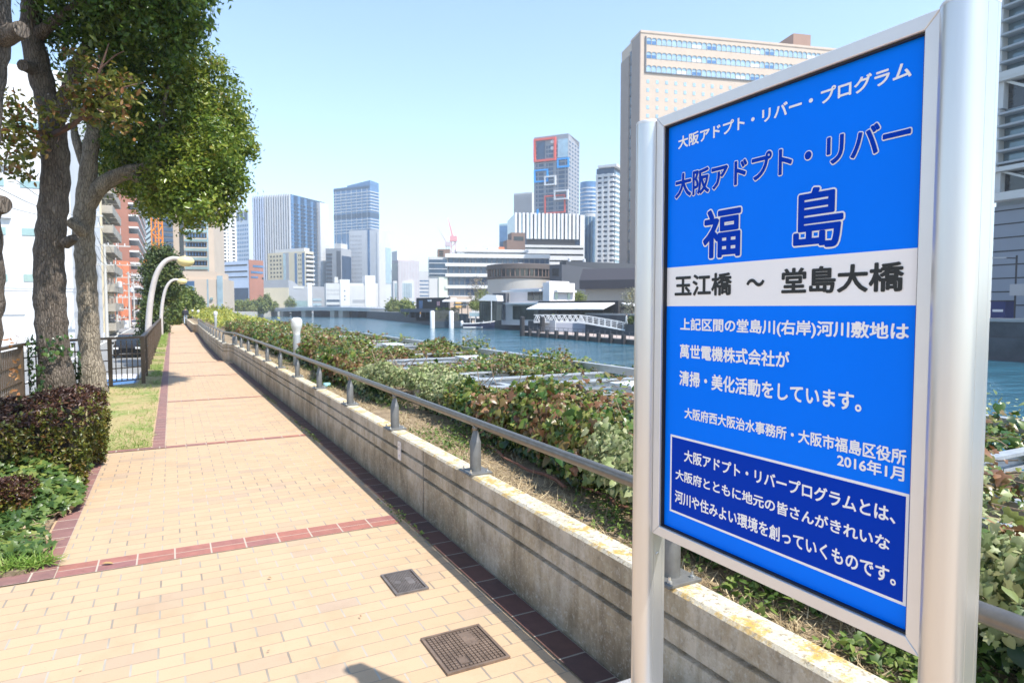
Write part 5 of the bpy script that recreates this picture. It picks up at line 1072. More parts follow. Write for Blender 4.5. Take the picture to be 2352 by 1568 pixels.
b.R('gold_lettering', gold, b.sR(1415), b.sR(1436), b.z(695), b.z(691), .15); b.R('lower_band', wm('red_brown_band', (.32, .20, .16)), b.sR(1455), b.wr, b.z(690), b.z(680), .6)
b.R('terracotta_roof', wm('terracotta', (.60, .25, .13)), b.sR(1460), b.wr, b.z(678), b.z(668), 1.4)
# ---- waterside cafe, dock, restaurant
b = Bld('waterside_cafe', 'dark two-storey waterside cafe with a beige wing left of the small dock', 'cafe', 1029, 172, 956, 1080, 683, 52, QUAY, blk)
b.L('window', gb, b.sL(971), b.sL(963), b.z(708), b.z(690), .1); b.L('window', wm('pink_curtain', (.5, .3, .32)), b.sL(1010), b.sL(1004), b.z(702), b.z(692), .1); b.L('name_board', wht, b.sL(991), b.sL(983), b.z(692), b.z(688), .15)
b.L('terrace', dgr, -.5, b.wl+4, b.z(717), b.z(709), 2.2); b.R('beige_wing', wm('beige_panel', (.40, .32, .26)), .3, b.wr, 0, b.z(680), .5); b.R('wing_opening', gk_, b.sR(1040), b.sR(1068), b.z(707), b.z(690), .6); b.R('door_panel', wm('ochre_wood', (.45, .28, .09)), b.sR(1042), b.sR(1058), b.z(707), b.z(691), .65); b.R('wing_sign', wht, b.sR(1032), b.sR(1045), b.z(688), b.z(684), .6)
for k in range(7): b.L('terrace_post', blk, b.wl*k/6+.1, b.wl*k/6+.5, -.02, b.z(717)-.003, 2.1)
b.L('warm_window', wm('dark_timber', (.10, .05, .04)), 1, b.wl*.45, .5, b.z(718), .1); b.L('glass_front', gk_, b.wl*.5, b.wl-1, .5, b.z(718), .1)
dock = thing('floating_dock', 'small floating dock with white piles, a planted fence and a flat canopy', 'dock', at_depth(1042, 745, 150)*np.array([1, 1, 0])+np.array([0, 0, WATER])); dock.rotation_euler = (0, 0, math.atan2(RT[1], RT[0])); s = 150/F_PX
def dx(u): return (u-1042)*s
MB().box(dx(994), dx(1058), -1.5, 5, .05, 1.5).build('deck_hull', wm('dock_blue_black', (.04, .06, .08)), dock)
for u in (995.5, 1038.5): MB().lathe([(.55, -1), (.55, 3.7), (.4, 3.95), (.05, 4.0)], 16, (dx(u), -2.0, 0)).build('pile', wht, dock, smooth=R(40))
mb = MB()
for k in range(26): mb.box(dx(1001)+k*(dx(1056)-dx(1001))/26, dx(1001)+k*(dx(1056)-dx(1001))/26+.1, -1.4, -1.3, 1.5, 4.0)
mb.build('fence_slats', wm('dock_dark_wood', (.13, .13, .12)), dock); MB().box(dx(1000), dx(1057), -1.41, -1.25, 4.0, 4.1).build('fence_rail', blk, dock)
MB().loft([[(x, y, z) for y, z in ((-2, 6.0), (5, 6.4), (5, 6.6), (-2, 6.25))] for x in (dx(1018), dx(1078))]).build('canopy', wht, dock); MB().loft([[(x, y, z) for y, z in ((-1, 5.2), (3, 5.5), (3, 5.6), (-1, 5.35))] for x in (dx(1042), dx(1074))]).build('lower_canopy', pgr, dock)
for u in (1025, 1060, 1074): MB().tube([(dx(u), 1, 1.4), (dx(u), 1, 6.05)], .09, 8).build('canopy_post', dgr, dock)
P = np.stack([dx(1002)+(dx(1055)-dx(1002))*rng.random(700), -1.2+1.5*rng.random(700), 2+2.6*rng.random(700)], 1); leaves('plants', P, .5, lmY, dock, LEAF, (0, -1, .5), .9)
boat = thing('motor_boat', 'white and navy motor boat with a slatted shade moored at the small dock', 'boat', at_depth(1095, 748, 146)*np.array([1, 1, 0])+np.array([0, 0, WATER])); boat.rotation_euler = (0, 0, math.atan2(RT[1], RT[0])+R(4)); s = 146/F_PX
def bx_(u): return (u-1095)*s
hull = MB(); hull.loft([[(bx_(u), y*wd, z) for y, z in ((-1, zt), (-.75, .05), (0, -.3), (.75, .05), (1, zt))] for u, wd, zt in ((1066, 1.1, .95), (1085, 1.3, 1.0), (1110, 1.25, 1.15), (1128, .7, 1.35), (1136, .1, 1.5))]); hull.build('hull', wm('boat_navy', (.03, .035, .09)), boat, smooth=R(50))
MB().loft([[(bx_(u), -wd, zt), (bx_(u), -wd, zt+.22), (bx_(u), wd, zt+.22), (bx_(u), wd, zt)] for u, wd, zt in ((1064, 1.16, .98), (1085, 1.36, 1.02), (1110, 1.31, 1.17), (1128, .76, 1.37), (1137, .12, 1.52))]).build('gunwale', wht, boat); MB().loft([[(bx_(u), -wd, .12), (bx_(u), -wd, .42), (bx_(u), wd, .42), (bx_(u), wd, .12)] for u, wd in ((1064, 1.2), (1090, 1.36), (1108, 1.3))]).build('stripe', wht, boat)
MB().box(bx_(1084), bx_(1092), -.7, .7, 1.2, 2.0).build('seat', tan, boat)
for u in (1080, 1092, 1110, 1126): MB().tube([(bx_(u), -.9, 1.1), (bx_(u), -.9, 3.6)], .07, 8).build('shade_post', pgr, boat)
for k in range(9): MB().box(bx_(1078), bx_(1130), -1.1+k*.25, -1.0+k*.25, 3.6, 3.75).build('shade_slat', wht, boat)
MB().box(bx_(1078), bx_(1120), -1.12, -1.05, 2.7, 3.5).build('windscreen', gl, boat)
MB().lathe([(.28, 0), (.34, .5), (.3, 1.1), (.1, 1.25)], 12, (bx_(1061), 0, .5)).build('outboard_motor', wht, boat, smooth=R(50))
# white restaurant
b = Bld('restaurant', 'pinkish white two-storey waterside restaurant with wide dark windows and awnings', 'restaurant', 1262, 128, 1152, 1320, 692, 40, QUAY, pink)
wq = b.sR(1315); box('corner_tower', pink, -.6, wq, -.6, 1.3, 0, b.z(649), b.root); box('tower_step', pink, .2, wq-.8, .2, 1.2, b.z(648.9), b.z(645), b.root)
wl = b.sL(1165); box('upper_storey', pink, .8, 6, 1.33, wl, b.z(691.9), b.z(660), b.root)
b.L('upper_awning', wht, 1.4, wl, b.z(668), b.z(664.5), 1.5); b.L('lower_awning', wht, 1.6, wl*.95, b.z(698), b.z(695), 1.6)
for k in range(3): box('upper_window', gk2, .65, .8, 1.5+k*(7.4-1.5)/3+.12, 1.5+(k+1)*(7.4-1.5)/3-.12, b.z(689), b.z(669), b.root)
for k in range(4): b.L('ground_window', gk2, 2.3+k*(11.2-2.3)/4, 2.2+(k+1)*(11.2-2.3)/4, b.z(735), b.z(702), .15)
b.L('side_door', gg, .2, 1.0, b.z(741), b.z(702), .75)
for u0, u1, v0, v1, mm in ((1269, 1276, 687, 672, gg), (1298, 1304, 687, 672, gg), (1268, 1274, 741, 703, gg), (1275, 1283, 741, 703, gk_), (1284, 1294, 741, 703, wm('yellow_door', (.6, .42, .16))), (1295, 1302, 741, 703, gg)): b.R('window' if mm is not MATS.get('yellow_door') else 'door', mm, b.sR(u0), b.sR(u1), b.z(v0), b.z(v1), .7)
b.R('tower_awning', wht, b.sR(1268), b.sR(1312), b.z(671), b.z(666), 1.5); b.R('tower_awning', wht, b.sR(1268), b.sR(1312), b.z(702), b.z(697.5), 2.0)
b.L('dark_annexe', dgr, wl+.5, wl+5, 0, b.z(670), -.9, -6); box('annexe_glass', gk2, .7, .89, wl+1.2, wl+4.4, b.z(690), b.z(679), b.root)
tent = thing('white_canopy_tent', 'small white canopy over glazed tables left of the restaurant', 'canopy', at_depth(1130, 742, 134)*np.array([1, 1, 0])+np.array([0, 0, QUAY])); tent.rotation_euler = (0, 0, math.atan2(RT[1], RT[0])-R(15)); s = 134/F_PX
MB().loft([[(-2.4, y, 4.1), (-.6, y, 5.3), (1.5, y, 5.2), (1.7, y, 4.0)] for y in (-2, 3)]).build('canopy_roof', wht, tent); MB().box(-2.4, 1.3, -1.0, 3.5, .01, 4.0).build('glazed_room', gk2, tent)
for k in range(7): MB().box(-2.4+k*.6, -2.33+k*.6, -1.1, -1.0, .01, 4.0).build('frame_post', blk, tent)
MB().box(.4, .55, -2.0, -1.85, 0, 4.1).build('front_post', wht, tent)
b = Bld('awning_pavilion', 'black-framed glass pavilion under long white awnings right of the restaurant', 'pavilion', 1420, 112, 1312, 1520, 690, 52, QUAY, blk, wl=17)
o = MB(); o.loft([[(y_, x, z) for y_, z in ((-.1, b.z(695)), (-4.2, b.z(709)), (-4.2, b.z(711)), (-.1, b.z(697)))] for x in (.6, b.wl-.3)]); o.build('awning', wht, b.root)
o = MB(); o.loft([[(x, y_, z) for y_, z in ((-.1, b.z(695)), (-4.2, b.z(709)), (-4.2, b.z(711)), (-.1, b.z(697)))] for x in (.8, b.wr-.3)]); o.build('awning', wht, b.root)
for k in range(7): b.L('glass_bay', gk_, .8+k*(b.wl-1)/7, .8+(k+.86)*(b.wl-1)/7, .2, b.z(712), .08)
for k in range(6): b.R('glass_bay', gk_, .8+k*(b.wr-1)/6, .8+(k+.86)*(b.wr-1)/6, .2, b.z(712), .08)
# floating pontoon with railings, and the white gangway behind it
A = at_h(1196, 762, WATER+.6); B_ = at_h(1500, 784, WATER+.6); dv = (B_-A); Lp = np.linalg.norm(dv[:2]); pt = thing('pontoon', 'long floating pontoon with black fender posts and thin railings below the restaurant', 'pontoon', (A[0], A[1], WATER)); pt.rotation_euler = (0, 0, math.atan2(dv[1], dv[0]))
MB().box(0, Lp, 0, 5.5, .0, .55).build('float', wm('pontoon_dark', (.07, .07, .065)), pt); MB().box(-.05, Lp, -.05, 5.5, .555, .68).build('deck', wm('pontoon_deck', (.38, .31, .27)), pt)
for k in range(13): x = Lp*(k+.35)/12.3; MB().box(x-.22, x+.22, -.5, -.06, -.1, 1.2).build('fender_post', blk, pt)
for z in (1.55, 1.15): MB().box(Lp*.06, Lp, .5, .55, z, z+.05).build('guard_rail', dgr, pt)
for k in range(24): x = Lp*.06+Lp*.94*k/24; MB().box(x, x+.05, .5, .55, .685, 1.55).build('rail_post', dgr, pt)
MB().box(1, 6.0, 3.2, 3.3, .685, 2.6).build('notice_board', pgr, pt)
gw = thing('gangway', 'white lattice-sided gangway sloping down to the pontoon', 'gangway', at_depth(1275, 740, 106)*np.array([1, 1, 0])+np.array([0, 0, WATER])); gw.rotation_euler = (0, 0, math.atan2(RT[1], RT[0])-R(14)); s = 104/F_PX
def gx(u): return (u-1275)*s
zg_ = lambda u: np.interp(u, [1220, 1330, 1350, 1470], [2.15, 2.15, 2.0, .5])
ch = [1224, 1330, 1352, 1475]
for off in (0., 1.5):
    MB().loft([[(gx(u), off+y, zg_(u)+z) for y, z in ((-.08, 0), (.08, 0), (.08, .22), (-.08, .22))] for u in ch]).build('bottom_chord', wht, gw); MB().loft([[(gx(u), off+y, zg_(u)+z) for y, z in ((-.05, 1.25), (.05, 1.25), (.05, 1.36), (-.05, 1.36))] for u in ch]).build('top_chord', wht, gw)
    for u in range(1224, 1329, 13): MB().tube([(gx(u), off, zg_(u)+.2), (gx(u+6), off, zg_(u+6)+1.27)], .07, 5).build('lattice_bar', wht, gw); MB().tube([(gx(u+6), off, zg_(u+6)+1.27), (gx(u+13), off, zg_(u+13)+.2)], .07, 5).build('lattice_bar', wht, gw)
    for u in range(1334, 1476, 14): MB().box(gx(u)-.05, gx(u)+.05, off-.04, off+.04, zg_(u)+.2, zg_(u)+1.26).build('rail_post', wht, gw)
    for h in (.5, .8, 1.05): MB().loft([[(gx(u), off+y, zg_(u)+h+z) for y, z in ((-.02, 0), (.02, 0), (.02, .04), (-.02, .04))] for u in (1331, 1352, 1475)]).build('rail_line', wht, gw)
MB().loft([[(gx(u), y, zg_(u)+z) for y, z in ((.1, .02), (1.4, .02), (1.4, .1), (.1, .1))] for u in ch]).build('walkway', pgr, gw)
for u, zt in ((1200, 3.1), (1248, 3.1)): MB().lathe([(.42, -1), (.42, zt), (.1, zt+.15)], 14, (gx(u), -1.2, 0)).build('mooring_pile', blk, gw)
rw = Bld('retaining_wall', 'pale lilac retaining wall under the sloping gangway', 'wall', 1264, 112, 1262, 1420, 737, 10, WATER, wm('lilac_grey_wall', (.36, .36, .42)), wl=2)
# right edge: big louvred building across the river
glD = glass('dusky_glass', (.14, .21, .25), .1, .3, var=.3)
b = Bld('louvred_building', 'large glass building with slanting white louvres at the far right edge', 'building', 2279, 78, 2240, 2352, -60, -66, QUAY, wm('louvre_grey', (.30, .34, .38)), wr=34, wl=20)
zt = b.z(185); z = b.H; k = 0
b.R('base_wall', wm('base_panel', (.24, .265, .31)), 0, 34, 0, b.z(476), .3)
for q in range(9): b.R('base_joint', blk, 0, 34, b.z(476)*(q+.8)/9.2, b.z(476)*(q+.8)/9.2+.14, .33)
b.R('base_pier', pgr, 5.3, 6.4, 0, b.z(476), .6)
for v0, v1 in ((466, 448), (190, 176)): b.R('white_beam', offw, -1.5, 34, b.z(v0), b.z(v1), 1.6)
for v0, v1 in ((446, 402), (174, -50)): pass
for va, vb in ((398, 258), (172, -50)):
    b.R('glass_wall', glD, .3, 34, b.z(va), b.z(vb), .1); n_ = 7 if va < 300 else 5
    for q in range(n_): zz = b.z(va)+(b.z(vb)-b.z(va))*(q+.5)/n_; b.R('louvre', wm('louvre_metal', (.36, .38, .40)), -.8, 34, zz, zz+.22, 1.5)
    for q in range(5): b.R('frame_post', offw, .2+q*7, .65+q*7, b.z(va), b.z(vb), 1.2)
for va, vb in ((446, 400), (256, 196)):
    b.R('truss_recess', gk_, 0, 34, b.z(va)+.02, b.z(vb)-.02, .05); b.R('white_beam', offw, -1.5, 34, b.z(vb), b.z(vb-10), 1.55)
    for q in range(4): MB().loft([[(x+dx_, -.9+y, zz) for dx_, y in ((-.3, 0), (.3, 0), (.3, .5), (-.3, .5))] for x, zz in ((1.2+q*8, b.z(vb)-.05), (6.2+q*8, b.z(va)+.1))]).build('truss_brace', offw, b.root); b.R('truss_post', offw, .2+q*8, .9+q*8, b.z(va)+.02, b.z(vb)-.02, 1.0)
qw = thing('river_parapet', 'dark stone river parapet wall on the far bank at the right edge', 'wall', (64.6, 20, WATER)); MB().box(0, .6, -70, 75, -.5, 3.4).build('wall', dark_stone, qw); MB().box(-.1, .75, -70, 75, 3.404, 3.7).build('coping', wm('grey_coping', (.3, .3, .3)), qw)
p = at_depth(2331, 700, 68); lt = thing('street_lamp', 'dark street lamp with a flat head standing on the far quay at the right edge', 'street lamp', (p[0], p[1], .5)); 
MB().tube([(0, 0, -1), (0, 0, 6.6)], .09, 8).build('pole', blk, lt); MB().tube([(-.1, .0, 6.3), (-.8, .8, 6.35)], .06, 6).build('arm', blk, lt); MB().loft([[(-.7-i*.4+dx_, .7+i*.4+dy_, 6.3+z) for dx_, dy_, z in ((-.15, -.15, 0), (.15, .15, 0), (.15, .15, .15), (-.15, -.15, .15))] for i in range(3)]).build('lamp_head', gry, lt)
MB().box(-.5, 1.2, -1.2, .3, 2.4, 3.6).build('traffic_sign', gry, lt)
p = at_depth(2302, 710, 70); vn = thing('blue_box', 'dark blue cabinet standing on the far quay behind the right sign post', 'cabinet', (p[0], p[1], .3)); MB().box(-.9, .9, -.7, .7, 0, 2.0).build('body', wm('navy_cabinet', (.02, .03, .12)), vn); MB().box(-.92, -.9, -.5, .5, .9, 1.15).build('pale_stripe', wht, vn); MB().box(-.95, .95, -.75, .75, 2.003, 2.12).build('top', blk, vn)
qv = thing('river_parapet', 'dark stone parapet curving along the far quay from the bridge to the small dock', 'wall', (0, 0, WATER))
MB().loft([[(x+dx_, y, z) for dx_, z in ((-.35, -.6), (.35, -.6), (.35, 3.0), (-.35, 3.0))] for x, y in ((66.2, 150), (66.7, 186), (72.6, 240), (80.1, 294), (92, 345))]).build('wall', dark_stone, qv)
MB().loft([[(x+dx_, y, z) for dx_, z in ((-.4, 3.004), (.4, 3.004), (.4, 3.16), (-.4, 3.16))] for x, y in ((66.2, 150), (66.7, 186), (72.6, 240), (80.1, 294), (92, 345))]).build('coping', wm('pale_coping', (.42, .41, .38)), qv)
# bridge
A = at_depth(628, 715, 345); B_ = at_depth(905, 715, 288); dv = B_-A; Lb = np.linalg.norm(dv[:2]); br = thing('bridge', 'low pale girder bridge crossing the river on paired dark piers', 'bridge', (A[0], A[1], WATER)); br.rotation_euler = (0, 0, math.atan2(dv[1], dv[0]))
arc = lambda x: 3.6+.7*math.sin(math.pi*min(1, max(0, x/Lb)))
xs = np.linspace(-25, Lb+40, 24)
MB().loft([[(x, y, arc(x)+z) for y, z in ((0, -1.0), (16, -1.0), (16, .1), (0, .1))] for x in xs]).build('deck', wm('bridge_girder', (.50, .51, .52)), br); MB().loft([[(x, y, arc(x)+z) for y, z in ((-.5, .11), (16.5, .11), (16.5, .75), (-.5, .75))] for x in xs]).build('edge_beam', pgr, br)
for h in (.9, 1.25): MB().loft([[(x, y-.3, arc(x)+h+z) for y, z in ((0, 0), (.1, 0), (.1, .08), (0, .08))] for x in xs]).build('rail', pgr, br)
mb = MB(); [mb.box(x, x+.12, -.3, -.2, arc(x)+.5, arc(x)+1.25) for x in np.arange(-25, Lb+40, 2.)]; mb.build('rail_posts', pgr, br)
for f in (.045, .25, .50, .57, .82, .88): 
    x = Lb*f; MB().box(x, x+3.2, 1, 5, -1, arc(x)-1.003).build('pier', wm('pier_stone', (.42, .40, .36)), br); MB().box(x+3.3, x+8, 6, 14, -1, arc(x)-1.003).build('pier', gd, br)
# far trees
lmF = leaf_mat('far_tree_leaf', [(0, (.10, .15, .03)), (.5, (.19, .23, .05)), (1, (.30, .30, .09))], .3, .6, big=.15)
for i, (u, v, D, ru, rv, lb) in enumerate([(548, 703, 318, 13, 13, 'leftmost rounded tree on the far embankment'), (575, 703, 320, 17, 14, 'rounded tree second from the left on the far embankment'), (600, 701, 322, 14, 16, 'rounded tree right of two others on the far embankment'), (613, 696, 325, 9, 20, 'taller rounded tree at the right of the embankment row'), (629, 703, 345, 7, 9, 'small round tree beside the red brick steps near the bridge'), (668, 700, 395, 12, 18, 'pointed dark tree before the curved-roof hall'), (905, 703, 262, 16, 14, 'pale spreading tree on the right bank beside the bridge end'), (934, 703, 200, 12, 10, 'small olive tree left of the dark cafe')]):
    crown_tree('far_tree', lb, [ell(u, v, D, ru, rv, rpx(ru, D)), ell(u-ru*.4, v+rv*.3, D, ru*.6, rv*.6, rpx(ru*.5, D)), ell(u+ru*.4, v+rv*.2, D, ru*.6, rv*.7, rpx(ru*.5, D))], at_depth(u, 716, D), .25, lmF, 90, 20, .5, 1.0, 200+i, 'trees on the far banks', zg=-1)
for (u, v, D, ru, rv, lb, m_) in [(1093, 672, 160, 22, 38, 'tall bare brownish tree behind the small dock', leaf_mat('bare_twig', [(0, (.20, .14, .11)), (.6, (.30, .23, .18)), (1, (.22, .24, .12))], .1, .8)), (1105, 690, 158, 16, 26, 'dark green tree beside the bare tree behind the dock', lmF), (1452, 690, 106, 24, 28, 'thin grey-green tree before the white awnings', leaf_mat('grey_green_leaf', [(0, (.14, .15, .10)), (.5, (.24, .24, .17)), (1, (.32, .30, .22))], .2, .7)), (1328, 684, 140, 15, 12, 'yellow green tree between the restaurant and the grey hall', lmF)]:
    crown_tree('waterside_tree', lb, [ell(u, v, D, ru, rv, rpx(ru, D)), ell(u+ru*.2, v-rv*.4, D, ru*.6, rv*.6, rpx(ru*.5, D)), ell(u-ru*.3, v+rv*.5, D, ru*.6, rv*.5, rpx(ru*.5, D))], at_depth(u, 740, D), .16, m_, 110 if 'thin' not in lb else 70, 12, .35, .35, 230+int(u), 'trees by the waterside', zg=QUAY)
for (u, v, D, lb) in [(1456, 735, 103, 'clipped round green bush at the foot of the thin tree'), (1090, 702, 150, 'yellowing shrub on the roof terrace near the white canopy')]:
    t = crown_tree('round_bush', lb, [ell(u, v, D, 13, 9, 1.0)], at_depth(u, v+8, D), .06, lmF, 90, 16, .2, .3, 260+u, zg=QUAY if D < 120 else 1.2); t['category'] = 'bush'
# cranes
def crane(name, label, u, D, vb, vt, m, jib, sc, zg):
    p = at_depth(u, vb, D); t = thing(name, label, 'crane', (p[0], p[1], zg)); t.rotation_euler = (0, 0, math.atan2(RT[1], RT[0])); H_ = hz(vt, D)-zg; w_ = sc
    for a, c in ((-1, -1), (1, -1), (1, 1), (-1, 1)): MB().box(a*w_-.12*w_, a*w_+.12*w_, c*w_-.12*w_, c*w_+.12*w_, 0, H_).build('mast_leg', m, t)
    mb = MB(); n_ = int(H_/(2*w_)); 
    for k in range(n_):
        z0, z1 = H_*k/n_, H_*(k+1)/n_; s_ = 1 if k % 2 else -1
        for c in (-1, 1): mb.tube([(-w_*s_, c*w_, z0), (w_*s_, c*w_, z1)], .11*w_, 4); mb.tube([(c*w_, -w_*s_, z0), (c*w_, w_*s_, z1)], .11*w_, 4)
    mb.build('mast_bracing', m, t); 
    for (dx_, dz_) in jib: MB().tube([(0, 0, H_), (dx_*.5, 0, H_+dz_*.5), (dx_, 0, H_+dz_)], [.7*w_, .55*w_, .2*w_], 4).build('jib', m, t)
    MB().box(-1.6*w_, 1.9*w_, -1.5*w_, 1.5*w_, H_*.96, H_+1.2*w_).build('cab', m, t); return t
orm = mat('crane_orange', (.80, .27, .03), .5); pkm = mat('crane_pink', (.75, .32, .33), .6)
o = crane('tower_crane', 'orange lattice mast of a tower crane behind the tree crown', 362.5, 120, 600, 330, orm, [(-14, 10)], .66, STREET); MB().box(-1.7, 1.7, -1.7, 1.7, hz(606, 120)-STREET, hz(598, 120)-STREET).build('collar', orm, o)
s = 700/F_PX; crane('tower_crane', 'far pink tower crane with raised jib above the banded office', 1041, 700, 590, 548, pkm, [(-12*s, 48*s), (6*s, 3*s)], 2.2, QUAY); crane('tower_crane', 'far pale tower crane leaning left above the banded office', 1028, 720, 590, 560, wm('crane_pale', (.62, .50, .52)), [(-22*s, 36*s)], 1.6, QUAY)
# ---- street: poles, cars, cones
cp = wm('utility_pole_concrete', (.50, .49, .46)); 
def pole(u, D, top_v, lb, arms):
    p = at_depth(u, 700, D); t = thing('utility_pole', lb, 'utility pole', (p[0], p[1], STREET), 0, 'utility poles along the street'); H_ = hz(top_v, D)-STREET
    MB().tube([(0, 0, 0), (0, 0, H_)], [.19, .12], 10).build('pole', cp, t, smooth=R(40))
    for q, (dz_, l0, l1) in enumerate(arms):
        a = MB().box(-l0, l1, -.06, .06, H_-dz_-.06, H_-dz_+.06).build('crossarm', cp, t)
        for k in range(4): x = -l0+(l0+l1)*(k+.3)/4; MB().lathe([(.05, 0), (.07, .08), (.04, .14), (.06, .22), (.02, .26)], 6, (x, 0, H_-dz_+.062)).build('insulator', wht, a)
    MB().lathe([(.3, 0), (.32, .05), (.32, .75), (.1, .85)], 12, (.42, 0, H_-3.6)).build('transformer', pgr, t) if len(arms) > 3 else None
    return t, H_
PL = [pole(244, 75, 560, 'utility pole nearest the tree trunk with a long bracket arm', [(.2, .7, 2.6), (2.4, .9, .9)]), pole(268, 90, 600, 'utility pole before the cluttered balconies with many crossarms', [(.5, .7, 3.0), (2.2, .4, 3.2), (5.0, 1.1, 1.5), (6.6, 1.2, 1.6), (7.8, 1.0, 1.2)]), pole(297, 115, 624, 'utility pole before the orange building with stacked crossarms', [(.4, .4, 2.6), (2.2, .9, 1.6), (3.4, 1.4, 1.0), (4.4, 1.4, 1.2)]), pole(308, 130, 640, 'thin utility pole right of the orange building', [(.3, 1.5, 1.5), (1.4, 1.2, 1.2)]), pole(317, 148, 652, 'farthest utility pole by the dark shrub', [(.3, 1.2, 1.2), (1.4, 1.2, 1.2)])]
pl0 = pole(210, 53, 480, 'utility pole casting its shadow on the white building', [(.5, 1.0, 1.0), (1.4, 1.0, 1.0)])
wr_ = thing('overhead_wires', 'thin overhead wires strung between the utility poles', 'wires', (0, 0, 0)); blw = mat('wire_black', (.03, .03, .03), .6)
seq = [pl0]+PL
for (a, ha), (b_, hb) in zip(seq, seq[1:]):
    for q in (-.6, .0, .6):
        for dz_ in (.45, 2.3):
            pa = Vector(a.location)+Vector((q, 0, ha-dz_)); pb = Vector(b_.location)+Vector((q, 0, hb-dz_)); MB().tube([pa.lerp(pb, k/8)+Vector((0, 0, -.5*4*(k/8)*(1-k/8))) for k in range(9)], .018, 4).build('wire', blw, wr_)
pa = Vector(pl0[0].location)+Vector((0, 0, pl0[1]-1)); 
for q in range(3): pb = Vector((-7-q, 8, 9-q*1.2)); MB().tube([pa.lerp(pb, k/8)+Vector((0, 0, -1.2*4*(k/8)*(1-k/8))) for k in range(9)], .016, 4).build('wire', blw, wr_)
def car(name, label, loc, rz, paint, suv=True, glassm=gd):
    t = thing(name, label, 'car', loc, rz); W_ = .89; hb = 1.0; ht = 1.66 if suv else 1.48
    side = [(-2.2, .35), (-2.25, .8), (-2.1, hb), (2.0 if suv else 1.7, hb+.06), (2.2, .9), (2.25, .35)]           # x forward is -
    m = MB(); m.loft([[(x, y*(1 if z < .9 else .96), z) for x, z in side] for y in (-W_, W_)]); body = m.build('body', paint, t, bevel=.06)
    roof = [(-1.15, hb+.005), (-.45, ht-.06), (-.2, ht), (1.75 if suv else 1.0, ht-.02), (2.05 if suv else 1.65, hb+.06)]
    m = MB(); m.loft([[(x, y*(1 if z < 1.2 else .8), z) for x, z in roof] for y in (-W_*.93, W_*.93)]); m.build('cabin_glass', glassm, t)
    m = MB(); m.loft([[(x, y*.79, z) for x, z in ((-.4, ht-.06), (-.2, ht+.015), (1.7 if suv else 1.0, ht+.0), (1.75 if suv else 1.05, ht-.06))] for y in (-W_*.95, W_*.95)]); m.build('roof', paint, t)
    for x in (-1.35, 1.35):
        for y in (-1, 1):
            w_ = MB(); w_.lathe([(.33, -.1), (.34, -.07), (.34, .07), (.33, .1)], 18); o = w_.build('wheel', mat('tyre_rubber', (.02, .02, .02), .8), t, loc=(x, y*.82, .34)); o.rotation_euler = (R(90), 0, 0); MB().lathe([(.2, -.105), (.2, .105)], 14).build('rim', pgr, o)
    for y in (-1, 1): MB().box(2.2, 2.28, y*.78-.09, y*.78+.09, .82, 1.08).build('tail_light', mat('tail_red', (.55, .02, .02), .3), t); MB().box(-2.28, -2.2, y*.7-.16, y*.7+.16, .68, .82).build('headlight', wht, t); MB().box(-.95, -.75, y*.98-.09, y*.98+.09, 1.0, 1.16).build('mirror', paint, t)
    MB().box(2.26, 2.29, -.17, .17, .66, .84).build('number_plate', wht, t); MB().box(2.2, 2.3, -.85, .85, .36, .56).build('bumper', mat('bumper_grey', (.3, .3, .3), .5), t); return t
pb_ = mat('black_paint', (.012, .012, .014), .2, .3, spec=.6); pw_ = mat('white_paint', (.75, .76, .78), .25, spec=.6); ps_ = mat('silver_paint', (.6, .62, .64), .3, .4)
p = at_depth(306, 800, 50); car('parked_car', 'black estate car with red tail lights seen through the fence', (p[0]-.3, p[1], STREET), R(-90)+math.pi, pb_, True, gk_)
p = at_depth(273, 870, 21); car('parked_car', 'white car with a blue windscreen just below the fence', (p[0]-.15, p[1], STREET), R(90), pw_, False, gb)
p = at_depth(322, 745, 122); car('parked_car', 'small pale car far down the street by the last pole', (p[0]-1, p[1], STREET), R(-90), ps_, False)
for k, (x, y) in enumerate([(-7.0, 66), (-6.6, 70), (-6.5, 76), (-6.6, 84)]):
    t = thing('guard_barrier', 'low white guard barrier along the far kerb of the street', 'barrier', (x, y, STREET), R(90), 'white barriers along the street'); MB().box(-.6, .6, -.05, .05, .25, .95).build('panel', wht, t); MB().box(-.55, -.45, -.05, .05, 0, .246).build('leg', pgr, t); MB().box(.45, .55, -.05, .05, 0, .246).build('leg', pgr, t)
strips('road_markings', mat('road_paint', (.72, .72, .70), .7), [((-2.2, 22.6+k*.9), (-.9, 22.6+k*.9), .42) for k in range(9)]+[((-1.35, 31), (-1.35, 120), .14), ((-6.4, 20), (-6.4, 160), .15)], STREET+.004)
yd = thing('yard_wall', 'white yard wall before the big white building', 'wall', (-9.2, 24, STREET)); MB().box(-14, 0, 0, .25, 0, 1.9).build('panel', offw, yd); MB().box(-14.05, .05, -.05, .3, 1.903, 2.0).build('coping', pgr, yd)
tk = thing('orange_skip', 'rusty orange container behind the left fence bars', 'container', (-6.4, 17.5, STREET)); MB().box(-1.2, 1.2, -1.5, 1.5, .15, 1.75).build('body', mat('rust_orange', (.40, .13, .06), .7, var=.3, scale=2), tk); MB().box(-1.25, 1.25, -1.55, 1.55, 1.753, 1.85).build('rim', red_, tk); [MB().box(x, x+.2, -1.4, 1.4, 0, .147).build('skid', dgr, tk) for x in (-1, .8)]
